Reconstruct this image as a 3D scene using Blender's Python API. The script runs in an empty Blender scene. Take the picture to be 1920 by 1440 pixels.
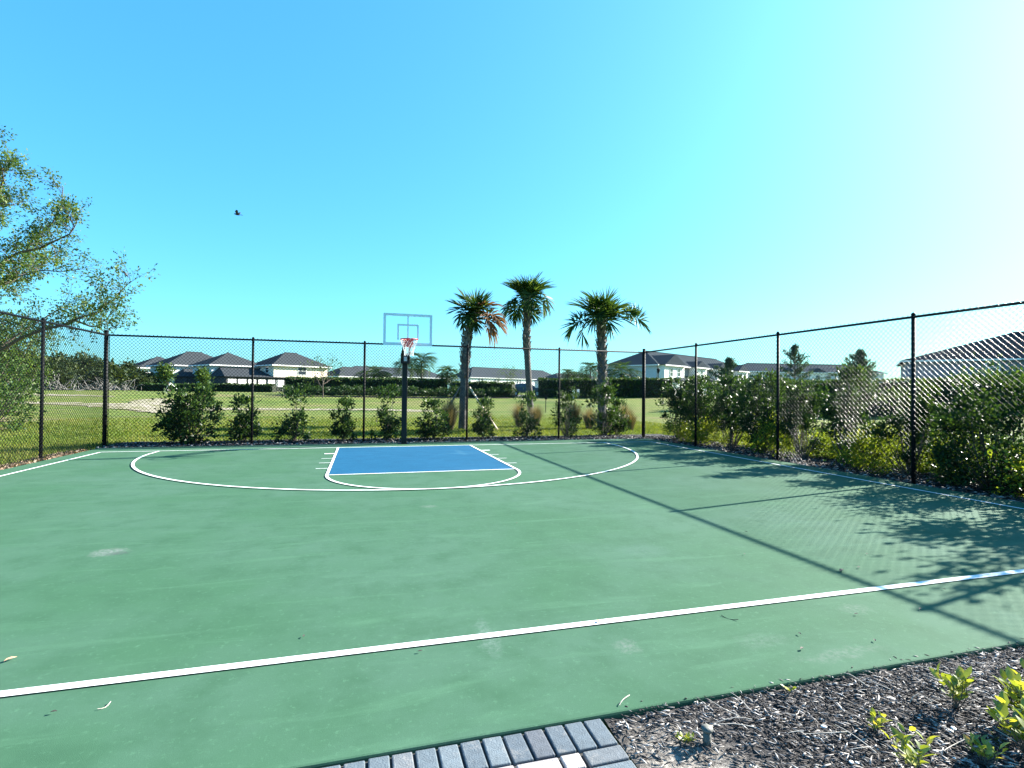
import bpy, math, random
import numpy as np
from mathutils import Matrix, Vector

# ------------------------------------------------------------------ camera, sky, sun, exposure
scene = bpy.context.scene
col = scene.collection
cam_data = bpy.data.cameras.new('camera')
cam_data.sensor_width = 36.0
cam_data.lens = 989.32 / 1920 * 36
cam_data.clip_start = 0.05
cam_data.clip_end = 3000
cam = bpy.data.objects.new('camera', cam_data)
col.objects.link(cam)
cam.matrix_world = Matrix(((0.96194839, -0.01276304, -0.27293297, -1.259),
                           (-0.27306714, -0.01029465, -0.96193989, -15.310),
                           (0.00946753, 0.99986555, -0.01338809, 1.599),
                           (0, 0, 0, 1)))
scene.camera = cam

SUN_EL = math.radians(28.0)
SUN_AZ = math.radians(79.5)          # clockwise from +Y
world = bpy.data.worlds.new('World')
scene.world = world
world.use_nodes = True
nt = world.node_tree
nt.nodes.clear()
w_out = nt.nodes.new('ShaderNodeOutputWorld')
w_bg = nt.nodes.new('ShaderNodeBackground')
w_sky = nt.nodes.new('ShaderNodeTexSky')
w_sky.sky_type = 'NISHITA'
w_sky.sun_disc = False
w_sky.sun_elevation = SUN_EL
w_sky.sun_rotation = SUN_AZ
w_sky.air_density = 1.0
w_sky.dust_density = 1.5
w_sky.ozone_density = 2.0
w_mul = nt.nodes.new('ShaderNodeMixRGB')
w_mul.blend_type = 'MULTIPLY'
w_mul.inputs[0].default_value = 1.0
w_mul.inputs[2].default_value = (0.72, 1.67, 2.1, 1)
w_hsv = nt.nodes.new('ShaderNodeHueSaturation')
w_hsv.inputs['Saturation'].default_value = 1.8
w_gam = nt.nodes.new('ShaderNodeGamma')
w_gam.inputs[1].default_value = 0.5
nt.links.new(w_sky.outputs[0], w_gam.inputs[0])
nt.links.new(w_gam.outputs[0], w_hsv.inputs['Color'])
nt.links.new(w_hsv.outputs[0], w_mul.inputs[1])
nt.links.new(w_mul.outputs[0], w_bg.inputs[0])
w_bg.inputs[1].default_value = 0.076
nt.links.new(w_bg.outputs[0], w_out.inputs[0])

sun_data = bpy.data.lights.new('sun', 'SUN')
sun_data.energy = 5.0
sun_data.angle = math.radians(0.53)
sun_data.color = (1.0, 0.95, 0.86)
sun = bpy.data.objects.new('sun', sun_data)
col.objects.link(sun)
sdir = Vector((math.sin(SUN_AZ) * math.cos(SUN_EL), math.cos(SUN_AZ) * math.cos(SUN_EL), math.sin(SUN_EL)))
sun.rotation_euler = (-sdir).to_track_quat('-Z', 'Y').to_euler()
sun.location = (30, 6, 20)

scene.view_settings.view_transform = 'Standard'
scene.view_settings.look = 'None'
scene.view_settings.exposure = 2.25
scene.view_settings.gamma = 1.0
scene.cycles.max_bounces = 8
scene.cycles.transparent_max_bounces = 12
scene.cycles.use_denoising = True

# ------------------------------------------------------------------ materials
def new_mat(name):
    m = bpy.data.materials.new(name)
    m.use_nodes = True
    n = m.node_tree
    return m, n, n.nodes['Principled BSDF'], n.links

def noise(n, l, scale, detail=4, rough=0.55, vec=None, dist=0.0):
    t = n.nodes.new('ShaderNodeTexNoise')
    t.inputs['Scale'].default_value = scale
    t.inputs['Detail'].default_value = detail
    t.inputs['Roughness'].default_value = rough
    t.inputs['Distortion'].default_value = dist
    if vec is not None:
        l.new(vec, t.inputs['Vector'])
    return t.outputs['Fac']

def ramp(n, l, fac, stops):
    r = n.nodes.new('ShaderNodeValToRGB')
    cr = r.color_ramp
    while len(cr.elements) > 1:
        cr.elements.remove(cr.elements[-1])
    for i, (p, c) in enumerate(stops):
        e = cr.elements[0] if i == 0 else cr.elements.new(p)
        e.position = p
        e.color = (c[0], c[1], c[2], 1) if not isinstance(c, (int, float)) else (c, c, c, 1)
    l.new(fac, r.inputs[0])
    return r.outputs[0]

def mixc(n, l, fac, a, b, mode='MIX'):
    m = n.nodes.new('ShaderNodeMixRGB')
    m.blend_type = mode
    for i, v in ((0, fac), (1, a), (2, b)):
        if isinstance(v, (int, float)):
            m.inputs[i].default_value = v
        elif isinstance(v, tuple):
            m.inputs[i].default_value = (v[0], v[1], v[2], 1)
        else:
            l.new(v, m.inputs[i])
    return m.outputs[0]

def bump(n, l, fac, strength, dist=0.02):
    b = n.nodes.new('ShaderNodeBump')
    b.inputs['Strength'].default_value = strength
    b.inputs['Distance'].default_value = dist
    l.new(fac, b.inputs['Height'])
    return b.outputs[0]

def coord(n, which='Object'):
    t = n.nodes.new('ShaderNodeTexCoord')
    return t.outputs[which]

def geo_pos(n):
    return n.nodes.new('ShaderNodeNewGeometry').outputs['Position']

def simple(name, c, rough=0.6, var=0.15, scale=6.0, metal=0.0, spec=0.5, bmp=0.0, bscale=40.0, rand=0.0):
    m, n, p, l = new_mat(name)
    v = coord(n)
    f = noise(n, l, scale, 5, 0.6, v)
    lo = tuple(x * (1 - var) for x in c)
    hi = tuple(min(1, x * (1 + var)) for x in c)
    cc = ramp(n, l, f, [(0.3, lo), (0.7, hi)])
    if rand:
        oi = n.nodes.new('ShaderNodeObjectInfo')
        cc = mixc(n, l, 1.0, cc, ramp(n, l, oi.outputs['Random'], [(0.0, (1 - rand, 1 - rand, 1 - rand * .8)), (0.6, (1, 1, 1)), (1.0, (1 + rand, 1 + rand * .8, 1 + rand * .7))]), 'MULTIPLY')
        cc = mixc(n, l, ramp(n, l, noise(n, l, 7, 6, 0.75, geo_pos(n)), [(0.55, 0.0), (0.7, 0.45)]), cc, (0.28, 0.25, 0.22))
    l.new(cc, p.inputs['Base Color'])
    p.inputs['Roughness'].default_value = rough
    p.inputs['Metallic'].default_value = metal
    p.inputs['Specular IOR Level'].default_value = spec
    if bmp:
        l.new(bump(n, l, noise(n, l, bscale, 4, 0.6, v), bmp, 0.01), p.inputs['Normal'])
    return m

def leaf_mat(name, stops, rough=0.4, trans=0.35, spec=0.5):
    m, n, p, l = new_mat(name)
    a = n.nodes.new('ShaderNodeAttribute')
    a.attribute_name = 'tone'
    c = ramp(n, l, a.outputs['Fac'], stops)
    l.new(c, p.inputs['Base Color'])
    p.inputs['Roughness'].default_value = rough
    p.inputs['Specular IOR Level'].default_value = spec
    tr = n.nodes.new('ShaderNodeBsdfTranslucent')
    l.new(mixc(n, l, 1.0, c, (1.5, 1.35, 0.55), 'MULTIPLY'), tr.inputs[0])
    mx = n.nodes.new('ShaderNodeMixShader')
    mx.inputs[0].default_value = trans
    l.new(p.outputs[0], mx.inputs[1])
    l.new(tr.outputs[0], mx.inputs[2])
    l.new(mx.outputs[0], n.nodes['Material Output'].inputs[0])
    return m

M = {}
def spot_mix(n, l, v, c, spots, warp=0.22):
    # stains, worn spots and a painted lens flare with irregular edges (x, y, rx, ry, strength, colour)
    sep = n.nodes.new('ShaderNodeSeparateXYZ')
    nv = n.nodes.new('ShaderNodeTexNoise')
    nv.inputs['Scale'].default_value = 7
    nv.inputs['Detail'].default_value = 7
    nv.inputs['Roughness'].default_value = 0.7
    l.new(v, nv.inputs['Vector'])
    dm = n.nodes.new('ShaderNodeVectorMath')
    dm.operation = 'MULTIPLY_ADD'
    l.new(nv.outputs['Color'], dm.inputs[0])
    dm.inputs[1].default_value = (warp, warp, 0)
    l.new(v, dm.inputs[2])
    l.new(dm.outputs[0], sep.inputs[0])
    speck = ramp(n, l, noise(n, l, 32, 6, 0.75, v), [(0.42, 0.1), (0.62, 1.0)])
    for (sx, sy, rx, ry, st, pc) in spots:
        def axis(out, s, r):
            a = n.nodes.new('ShaderNodeMath'); a.operation = 'SUBTRACT'
            l.new(out, a.inputs[0]); a.inputs[1].default_value = s + warp / 2
            b = n.nodes.new('ShaderNodeMath'); b.operation = 'DIVIDE'
            l.new(a.outputs[0], b.inputs[0]); b.inputs[1].default_value = r
            d = n.nodes.new('ShaderNodeMath'); d.operation = 'MULTIPLY'
            l.new(b.outputs[0], d.inputs[0]); l.new(b.outputs[0], d.inputs[1])
            return d.outputs[0]
        s = n.nodes.new('ShaderNodeMath'); s.operation = 'ADD'
        l.new(axis(sep.outputs[0], sx, rx), s.inputs[0])
        l.new(axis(sep.outputs[1], sy, ry), s.inputs[1])
        f = ramp(n, l, s.outputs[0], [(0.0, st), (0.35, st * 0.7), (1.0, 0.0)])
        g = mixc(n, l, 1.0, f, speck, 'MULTIPLY')
        c = mixc(n, l, g, c, pc)
    return c

# green acrylic court paint: blotches, brushed streaks, pale scuffs, a few worn spots, one painted lens flare
def court_material(name, base, alt, dark, spots=True):
    m, n, p, l = new_mat(name)
    v = geo_pos(n)
    c = mixc(n, l, ramp(n, l, noise(n, l, 0.55, 5, 0.6, v), [(0.40, 0.0), (0.60, 1.0)]), base, alt)
    c = mixc(n, l, ramp(n, l, noise(n, l, 2.6, 6, 0.65, v), [(0.46, 0.0), (0.70, 0.8)]), c, dark)
    mp = n.nodes.new('ShaderNodeMapping')
    mp.inputs['Scale'].default_value = (0.5, 3.2, 1)
    mp.inputs['Rotation'].default_value = (0, 0, 0.25)
    l.new(v, mp.inputs[0])
    pale = tuple(min(1, x * 1.45 + 0.02) for x in base)
    c = mixc(n, l, ramp(n, l, noise(n, l, 1.3, 7, 0.7, mp.outputs[0], 0.6), [(0.54, 0.0), (0.76, 0.6)]), c, pale)
    c = mixc(n, l, ramp(n, l, noise(n, l, 22, 6, 0.75, v), [(0.56, 0.0), (0.70, 0.75)]), c, pale)
    c = mixc(n, l, ramp(n, l, noise(n, l, 160, 3, 0.6, v), [(0.3, 0.0), (0.7, 0.5)]), c, dark)
    c = mixc(n, l, ramp(n, l, noise(n, l, 75, 4, 0.8, v), [(0.60, 0.0), (0.72, 0.6)]), c, pale)
    if spots:
        c = spot_mix(n, l, v, c, spots)
    l.new(c, p.inputs['Base Color'])
    p.inputs['Roughness'].default_value = 0.85
    p.inputs['Specular IOR Level'].default_value = 0.10
    l.new(bump(n, l, noise(n, l, 260, 3, 0.6, v), 0.35, 0.004), p.inputs['Normal'])
    return m

M['court'] = court_material('green_court_paint', (0.0424, 0.107, 0.0576), (0.056, 0.119, 0.0768), (0.0328, 0.0848, 0.0464), [
    (-3.6, -9.3, 0.19, 0.17, 0.85, (0.192, 0.2, 0.192)), (-3.50, -9.38, 0.12, 0.07, 0.85, (0.04, 0.048, 0.048)),
    (-0.45, -11.95, 0.07, 0.30, 0.65, (0.136, 0.184, 0.16)), (-0.35, -8.0, 0.14, 0.10, 0.7, (0.128, 0.16, 0.136)),
    (0.36, -12.3, 0.10, 0.08, 0.45, (0.176, 0.184, 0.176)), (1.25, -12.45, 0.22, 0.12, 0.35, (0.12, 0.16, 0.136)),
    (1.6, -12.72, 0.40, 0.07, 0.5, (0.128, 0.16, 0.136)), (-5.0, -6.6, 0.8, 0.09, 0.5, (0.072, 0.136, 0.096)), (-4.6, -7.4, 0.7, 0.10, 0.5, (0.072, 0.136, 0.096)),
    (-5.6, -4.6, 0.9, 0.10, 0.5, (0.072, 0.136, 0.096)), (2.3, -12.2, 0.16, 0.09, 0.5, (0.128, 0.16, 0.136)), (1.5, -10.5, 0.30, 0.25, 0.4, (0.08, 0.128, 0.112))])  # last spot: faint bluish lens flare put into the court colour
M['key'] = court_material('blue_key_paint', (0.008, 0.0784, 0.152), (0.0096, 0.0848, 0.164), (0.0064, 0.064, 0.126), [
    (1.25, -2.0, 0.6, 0.13, 0.7, (0.04, 0.128, 0.192)), (1.2, -1.8, 0.12, 0.8, 0.6, (0.04, 0.128, 0.192))])
m, n, p, l = new_mat('white_line_paint')
v = geo_pos(n)
c = ramp(n, l, noise(n, l, 5, 6, 0.7, v), [(0.3, (0.50, 0.52, 0.50)), (0.6, (0.72, 0.74, 0.72))])
c = mixc(n, l, ramp(n, l, noise(n, l, 45, 6, 0.8, v), [(0.58, 0.0), (0.70, 0.6)]), c, (0.22, 0.30, 0.25))
l.new(c, p.inputs['Base Color']); p.inputs['Roughness'].default_value = 0.85; p.inputs['Specular IOR Level'].default_value = 0.1
M['line'] = m
M['black_metal'] = simple('black_powder_coat', (0.005, 0.006, 0.007), 0.6, 0.3, 20, spec=0.12)
M['wire'] = simple('black_vinyl_wire', (0.005, 0.0055, 0.006), 0.22, 0.2, 30, spec=0.075)
M['hoop_black'] = simple('black_painted_steel', (0.005, 0.005, 0.006), 0.5, 0.3, 12, spec=0.3)
M['board_frame'] = simple('pale_aluminium', (0.62, 0.72, 0.76), 0.5, 0.08, 8)
M['board_mark'] = simple('pale_board_marking', (0.62, 0.72, 0.76), 0.5, 0.05, 8)
M['rim'] = simple('red_rim_paint', (0.55, 0.020, 0.018), 0.4, 0.15, 25)
M['net'] = simple('white_nylon_cord', (0.78, 0.78, 0.76), 0.8, 0.1, 60)
M['sticker'] = simple('pale_sticker', (0.45, 0.47, 0.50), 0.5, 0.2, 60)
gm, gn, gp, gl = new_mat('clear_acrylic')
gtr = gn.nodes.new('ShaderNodeBsdfTransparent')
gtr.inputs[0].default_value = (0.93, 0.97, 0.97, 1)
ggl = gn.nodes.new('ShaderNodeBsdfGlossy')
ggl.inputs['Roughness'].default_value = 0.03
gmx = gn.nodes.new('ShaderNodeMixShader')
gmx.inputs[0].default_value = 0.06
gl.new(gtr.outputs[0], gmx.inputs[1]); gl.new(ggl.outputs[0], gmx.inputs[2])
gl.new(gmx.outputs[0], gn.nodes['Material Output'].inputs[0])
M['glass'] = gm

# lawn: green, yellowed and bare-brown patches
m, n, p, l = new_mat('patchy_lawn')
v = geo_pos(n)
mp = n.nodes.new('ShaderNodeMapping'); mp.inputs['Scale'].default_value = (0.6, 1.3, 1); l.new(v, mp.inputs[0])
big = noise(n, l, 0.16, 6, 0.65, mp.outputs[0], 0.5)
c = ramp(n, l, big, [(0.36, (0.066, 0.115, 0.016)), (0.47, (0.130, 0.180, 0.028)), (0.56, (0.185, 0.200, 0.045)), (0.66, (0.215, 0.170, 0.085))])
mp2 = n.nodes.new('ShaderNodeMapping'); mp2.inputs['Scale'].default_value = (0.35, 1.6, 1); mp2.inputs['Rotation'].default_value = (0, 0, 0.12); l.new(v, mp2.inputs[0])
c = mixc(n, l, ramp(n, l, noise(n, l, 0.45, 6, 0.7, mp2.outputs[0]), [(0.52, 0.0), (0.64, 0.75)]), c, (0.235, 0.185, 0.10))
c = mixc(n, l, ramp(n, l, noise(n, l, 0.9, 6, 0.7, v), [(0.44, 0.0), (0.66, 0.6)]), c, (0.085, 0.135, 0.018))
c = mixc(n, l, ramp(n, l, noise(n, l, 9, 6, 0.8, v), [(0.44, 0.0), (0.64, 0.65)]), c, (0.040, 0.060, 0.010))
c = mixc(n, l, ramp(n, l, noise(n, l, 50, 4, 0.7, v), [(0.5, 0.0), (0.7, 0.5)]), c, (0.20, 0.21, 0.065))
l.new(c, p.inputs['Base Color'])
p.inputs['Roughness'].default_value = 0.9
p.inputs['Specular IOR Level'].default_value = 0.15
l.new(bump(n, l, noise(n, l, 30, 6, 0.8, v), 0.9, 0.06), p.inputs['Normal'])
M['lawn'] = m

m, n, p, l = new_mat('pale_sand')
v = geo_pos(n)
c = ramp(n, l, noise(n, l, 3.0, 6, 0.7, v), [(0.3, (0.24, 0.19, 0.13)), (0.7, (0.40, 0.345, 0.28))])
c = mixc(n, l, ramp(n, l, noise(n, l, 1.6, 6, 0.75, v), [(0.44, 0.0), (0.56, 0.95)]), c, (0.13, 0.125, 0.032))
l.new(c, p.inputs['Base Color']); p.inputs['Roughness'].default_value = 0.95
l.new(bump(n, l, noise(n, l, 40, 5, 0.7, v), 0.6, 0.03), p.inputs['Normal'])
M['sand'] = m

m, n, p, l = new_mat('dark_mulch_soil')
v = geo_pos(n)
c = ramp(n, l, noise(n, l, 55, 6, 0.75, v), [(0.34, (0.008, 0.007, 0.008)), (0.52, (0.028, 0.025, 0.026)), (0.72, (0.10, 0.09, 0.088))])
c = mixc(n, l, ramp(n, l, noise(n, l, 1.7, 5, 0.65, v), [(0.58, 0.0), (0.70, 0.6)]), c, (0.20, 0.18, 0.165))
c = spot_mix(n, l, v, c, [(0.10, -13.38, 0.36, 0.48, 1.0, (0.50, 0.45, 0.39)), (0.75, -12.98, 0.45, 0.07, 0.9, (0.26, 0.23, 0.21)), (2.3, -13.0, 0.7, 0.10, 0.7, (0.22, 0.2, 0.19))], 0.2)
l.new(c, p.inputs['Base Color']); p.inputs['Roughness'].default_value = 0.95
l.new(bump(n, l, noise(n, l, 70, 5, 0.75, v), 1.0, 0.03), p.inputs['Normal'])
M['mulch'] = m

def tone_mat(name, stops, rough=0.85, spec=0.3):
    m, n, p, l = new_mat(name)
    a = n.nodes.new('ShaderNodeAttribute'); a.attribute_name = 'tone'
    c = ramp(n, l, a.outputs['Fac'], stops)
    c = mixc(n, l, ramp(n, l, noise(n, l, 120, 4, 0.7, geo_pos(n)), [(0.35, 0.0), (0.7, 0.45)]), c, (0.05, 0.045, 0.04))
    l.new(c, p.inputs['Base Color'])
    p.inputs['Roughness'].default_value = rough
    p.inputs['Specular IOR Level'].default_value = spec
    return m
M['chip'] = tone_mat('wood_chip', [(0.0, (0.009, 0.008, 0.009)), (0.45, (0.034, 0.030, 0.031)), (0.72, (0.14, 0.128, 0.125)), (1.0, (0.50, 0.47, 0.44))])
M['litter'] = leaf_mat('dry_leaf_litter', [(0.0, (0.085, 0.0553, 0.034)), (0.5, (0.204, 0.14, 0.0978)), (1.0, (0.34, 0.264, 0.204))], 0.8, 0.15, 0.2)
M['grass'] = leaf_mat('grass_blade', [(0.0, (0.058, 0.105, 0.014)), (0.5, (0.115, 0.165, 0.026)), (1.0, (0.24, 0.225, 0.075))], 0.7, 0.4, 0.1)
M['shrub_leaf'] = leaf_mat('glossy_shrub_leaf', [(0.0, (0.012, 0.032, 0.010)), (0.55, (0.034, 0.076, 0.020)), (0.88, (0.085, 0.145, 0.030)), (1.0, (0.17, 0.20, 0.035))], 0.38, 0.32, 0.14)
M['gold_leaf'] = leaf_mat('golden_shrub_leaf', [(0.0, (0.090, 0.145, 0.016)), (0.6, (0.20, 0.265, 0.035)), (1.0, (0.34, 0.37, 0.06))], 0.5, 0.45, 0.12)
M['croton_leaf'] = leaf_mat('yellow_green_leaf', [(0.0, (0.07, 0.11, 0.018)), (0.5, (0.22, 0.27, 0.04)), (0.85, (0.42, 0.40, 0.07)), (0.97, (0.50, 0.30, 0.10)), (1.0, (0.45, 0.05, 0.05))], 0.38, 0.35, 0.5)
M['oak_leaf'] = leaf_mat('oak_leaf', [(0.0, (0.022, 0.050, 0.014)), (0.55, (0.058, 0.115, 0.026)), (1.0, (0.16, 0.21, 0.045))], 0.5, 0.38, 0.15)
M['wood_leaf'] = leaf_mat('woodland_leaf', [(0.0, (0.016, 0.034, 0.014)), (0.6, (0.040, 0.066, 0.022)), (1.0, (0.10, 0.13, 0.04))], 0.6, 0.3, 0.3)
M['hedge_leaf'] = leaf_mat('hedge_leaf', [(0.0, (0.015, 0.036, 0.012)), (0.7, (0.04, 0.085, 0.022)), (1.0, (0.10, 0.14, 0.03))], 0.5, 0.25, 0.2)
M['pine_leaf'] = leaf_mat('pine_needle', [(0.0, (0.02, 0.045, 0.03)), (1.0, (0.07, 0.12, 0.06))], 0.6, 0.2, 0.3)
M['palm_leaf'] = leaf_mat('palm_frond_green', [(0.0, (0.012, 0.030, 0.010)), (0.7, (0.035, 0.075, 0.018)), (1.0, (0.12, 0.17, 0.035))], 0.45, 0.35, 0.10)
M['palm_dead'] = leaf_mat('palm_frond_brown', [(0.0, (0.07, 0.035, 0.02)), (1.0, (0.24, 0.14, 0.08))], 0.7, 0.2, 0.2)
M['straw'] = leaf_mat('straw_grass', [(0.0, (0.051, 0.051, 0.0213)), (0.5, (0.145, 0.123, 0.0723)), (1.0, (0.255, 0.212, 0.162))], 0.7, 0.35, 0.2)
M['bark'] = simple('grey_brown_bark', (0.11, 0.085, 0.065), 0.9, 0.45, 9, bmp=0.8, bscale=25)
M['palm_bark'] = simple('palm_bark', (0.085, 0.075, 0.068), 0.9, 0.5, 12, bmp=0.8, bscale=30)
M['boot'] = simple('palm_boot', (0.13, 0.115, 0.10), 0.85, 0.5, 14, bmp=0.5, bscale=30)
M['dead_wood'] = simple('bleached_dead_wood', (0.19, 0.175, 0.16), 0.9, 0.3, 8)
M['twig'] = simple('dry_twig', (0.42, 0.37, 0.31), 0.85, 0.3, 30)
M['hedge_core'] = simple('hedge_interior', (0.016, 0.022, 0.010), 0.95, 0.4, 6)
M['lumber'] = simple('pale_lumber', (0.55, 0.46, 0.35), 0.8, 0.15, 12)
M['white_wood'] = simple('white_painted_stake', (0.78, 0.77, 0.73), 0.7, 0.06, 10)
M['wall_cream'] = simple('cream_stucco', (0.72, 0.62, 0.50), 0.9, 0.05, 3, bmp=0.3)
M['wall_white'] = simple('white_stucco', (0.78, 0.76, 0.71), 0.9, 0.05, 3, bmp=0.3)
M['wall_taupe'] = simple('taupe_siding', (0.34, 0.31, 0.29), 0.85, 0.06, 3)
M['wall_shade_dark'] = simple('shade_darkened_siding', (0.15, 0.18, 0.21), 0.9, 0.06, 3)  # the house's shaded side put into a darker blue-grey base colour
M['wall_shade_blue'] = simple('shade_blue_stucco', (0.52, 0.56, 0.58), 0.9, 0.05, 3)  # blue cast of walls in shade put into the stucco colour
M['trim'] = simple('white_trim', (0.80, 0.80, 0.78), 0.6, 0.04, 5)
M['pane'] = simple('dark_window_glass', (0.03, 0.04, 0.05), 0.08, 0.2, 2, spec=0.8)
M['screen'] = simple('bronze_screen', (0.03, 0.03, 0.033), 0.7, 0.2, 4)
def roof_mat(name, c):
    m, n, p, l = new_mat(name)
    v = coord(n)
    w = n.nodes.new('ShaderNodeTexWave'); w.wave_type = 'BANDS'; w.bands_direction = 'Z'
    w.inputs['Scale'].default_value = 1.6; w.inputs['Distortion'].default_value = 0.6
    l.new(v, w.inputs['Vector'])
    k = mixc(n, l, ramp(n, l, noise(n, l, 3.0, 6, 0.7, v), [(0.3, 0.0), (0.7, 1.0)]), tuple(x * 0.75 for x in c), tuple(x * 1.25 for x in c))
    k = mixc(n, l, ramp(n, l, w.outputs['Fac'], [(0.3, 0.0), (0.8, 0.35)]), k, tuple(x * 0.5 for x in c))
    l.new(k, p.inputs['Base Color']); p.inputs['Roughness'].default_value = 0.95; p.inputs['Specular IOR Level'].default_value = 0.0
    l.new(bump(n, l, w.outputs['Fac'], 0.5, 0.05), p.inputs['Normal'])
    return m
M['roof_brown'] = roof_mat('brown_grey_tile_roof', (0.050, 0.056, 0.061))
M['roof_grey'] = roof_mat('slate_grey_shingle_roof', (0.055, 0.065, 0.073))
M['roof_shade_dark'] = roof_mat('shade_darkened_shingle_roof', (0.024, 0.034, 0.042))  # darker copy of the shingles with the slope's shade in its colour
M['car_paint'] = simple('dark_blue_car_paint', (0.03, 0.045, 0.08), 0.2, 0.1, 3, metal=0.4, spec=0.6)
M['tyre'] = simple('black_tyre', (0.015, 0.015, 0.015), 0.8, 0.2, 10)
M['bird'] = simple('black_feathers', (0.012, 0.012, 0.016), 0.6, 0.3, 30)
M['paver_grey'] = simple('blue_grey_paver', (0.0861, 0.111, 0.127), 0.85, 0.22, 25, bmp=0.5, bscale=120, rand=0.28)
M['paver_mid'] = simple('mauve_grey_paver', (0.102, 0.115, 0.125), 0.85, 0.22, 25, bmp=0.5, bscale=120, rand=0.28)
M['paver_light'] = simple('cream_paver', (0.344, 0.312, 0.295), 0.85, 0.15, 25, bmp=0.5, bscale=120, rand=0.28)
M['joint'] = simple('dark_joint_sand', (0.035, 0.033, 0.03), 0.95, 0.4, 60)
M['pipe'] = simple('weathered_pvc', (0.10, 0.10, 0.085), 0.7, 0.4, 30, bmp=0.4, bscale=80)
M['stone'] = simple('white_pebble', (0.70, 0.68, 0.64), 0.8, 0.15, 30)
M['road'] = simple('grey_asphalt', (0.06, 0.06, 0.062), 0.9, 0.2, 4)

# ------------------------------------------------------------------ mesh helpers
def tag(o, label=None, cat=None, group=None, kind=None):
    if label: o['label'] = label
    if cat: o['category'] = cat
    if group: o['group'] = group
    if kind: o['kind'] = kind
    return o

def empty(name, loc=(0, 0, 0), rz=0.0):
    o = bpy.data.objects.new(name, None)
    col.objects.link(o)
    o.location = loc
    o.rotation_euler = (0, 0, rz)
    o.empty_display_size = 0.2
    return o

def quad_mesh(name, V, Q, material, tone=None, smooth=False):
    """Fast mesh from an (n,3) array and an (m,k) index array (k = 3 or 4)."""
    V = np.asarray(V, np.float32); Q = np.asarray(Q, np.int32)
    k = Q.shape[1]
    me = bpy.data.meshes.new(name)
    me.vertices.add(len(V)); me.vertices.foreach_set('co', V.ravel())
    me.loops.add(Q.size); me.loops.foreach_set('vertex_index', Q.ravel())
    me.polygons.add(len(Q))
    me.polygons.foreach_set('loop_start', np.arange(0, Q.size, k, dtype=np.int32))
    me.polygons.foreach_set('loop_total', np.full(len(Q), k, np.int32))
    if smooth:
        me.polygons.foreach_set('use_smooth', np.ones(len(Q), bool))
    if tone is not None:
        a = me.attributes.new('tone', 'FLOAT', 'POINT')
        a.data.foreach_set('value', np.asarray(tone, np.float32))
    me.materials.append(material)
    me.update(calc_edges=True)
    return me

def add(name, me, parent=None, loc=None):
    o = bpy.data.objects.new(name, me)
    col.objects.link(o)
    if parent is not None:
        o.parent = parent
    if loc is not None:
        o.location = loc
    return o

class MB:
    """Collects boxes, prisms and tubes into one mesh."""
    def __init__(s):
        s.v = []; s.f = []
    def box(s, x0, x1, y0, y1, z0, z1, M4=None):
        b = len(s.v)
        pts = [(x0, y0, z0), (x1, y0, z0), (x1, y1, z0), (x0, y1, z0), (x0, y0, z1), (x1, y0, z1), (x1, y1, z1), (x0, y1, z1)]
        if M4 is not None:
            pts = [tuple(M4 @ Vector(p)) for p in pts]
        s.v += pts
        s.f += [tuple(b + i for i in q) for q in ((0, 3, 2, 1), (4, 5, 6, 7), (0, 1, 5, 4), (1, 2, 6, 5), (2, 3, 7, 6), (3, 0, 4, 7))]
        return s
    def poly(s, pts, faces):
        b = len(s.v)
        s.v += [tuple(p) for p in pts]
        s.f += [tuple(b + i for i in q) for q in faces]
        return s
    def tube(s, pts, rad, sides=6, cap=True):
        pts = [Vector(p) for p in pts]
        if isinstance(rad, (int, float)):
            rad = [rad] * len(pts)
        b = len(s.v)
        up = None
        for i, p in enumerate(pts):
            d = (pts[min(i + 1, len(pts) - 1)] - pts[max(i - 1, 0)])
            if d.length < 1e-9: d = Vector((0, 0, 1))
            d.normalize()
            if up is None:
                up = Vector((1, 0, 0)) if abs(d.x) < 0.8 else Vector((0, 1, 0))
            a = d.cross(up)
            if a.length < 1e-6:
                a = d.orthogonal()
            a.normalize(); c = d.cross(a); up = -c if False else up
            for k in range(sides):
                t = 2 * math.pi * k / sides
                s.v.append(tuple(p + (a * math.cos(t) + c * math.sin(t)) * rad[i]))
        for i in range(len(pts) - 1):
            for k in range(sides):
                k2 = (k + 1) % sides
                s.f.append((b + i * sides + k, b + i * sides + k2, b + (i + 1) * sides + k2, b + (i + 1) * sides + k))
        if cap:
            s.f.append(tuple(b + k for k in range(sides))[::-1])
            s.f.append(tuple(b + (len(pts) - 1) * sides + k for k in range(sides)))
        return s
    def build(s, name, material, parent=None, smooth=False, loc=None):
        me = bpy.data.meshes.new(name)
        me.from_pydata(s.v, [], s.f)
        me.materials.append(material)
        if smooth:
            me.polygons.foreach_set('use_smooth', np.ones(len(me.polygons), bool))
        me.update()
        return add(name, me, parent, loc)

def bevel(o, w=0.006, seg=2):
    b = o.modifiers.new('bevel', 'BEVEL'); b.width = w; b.segments = seg; b.limit_method = 'ANGLE'
    return o

def norm(a):
    return a / (np.linalg.norm(a, axis=1, keepdims=True) + 1e-9)

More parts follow.
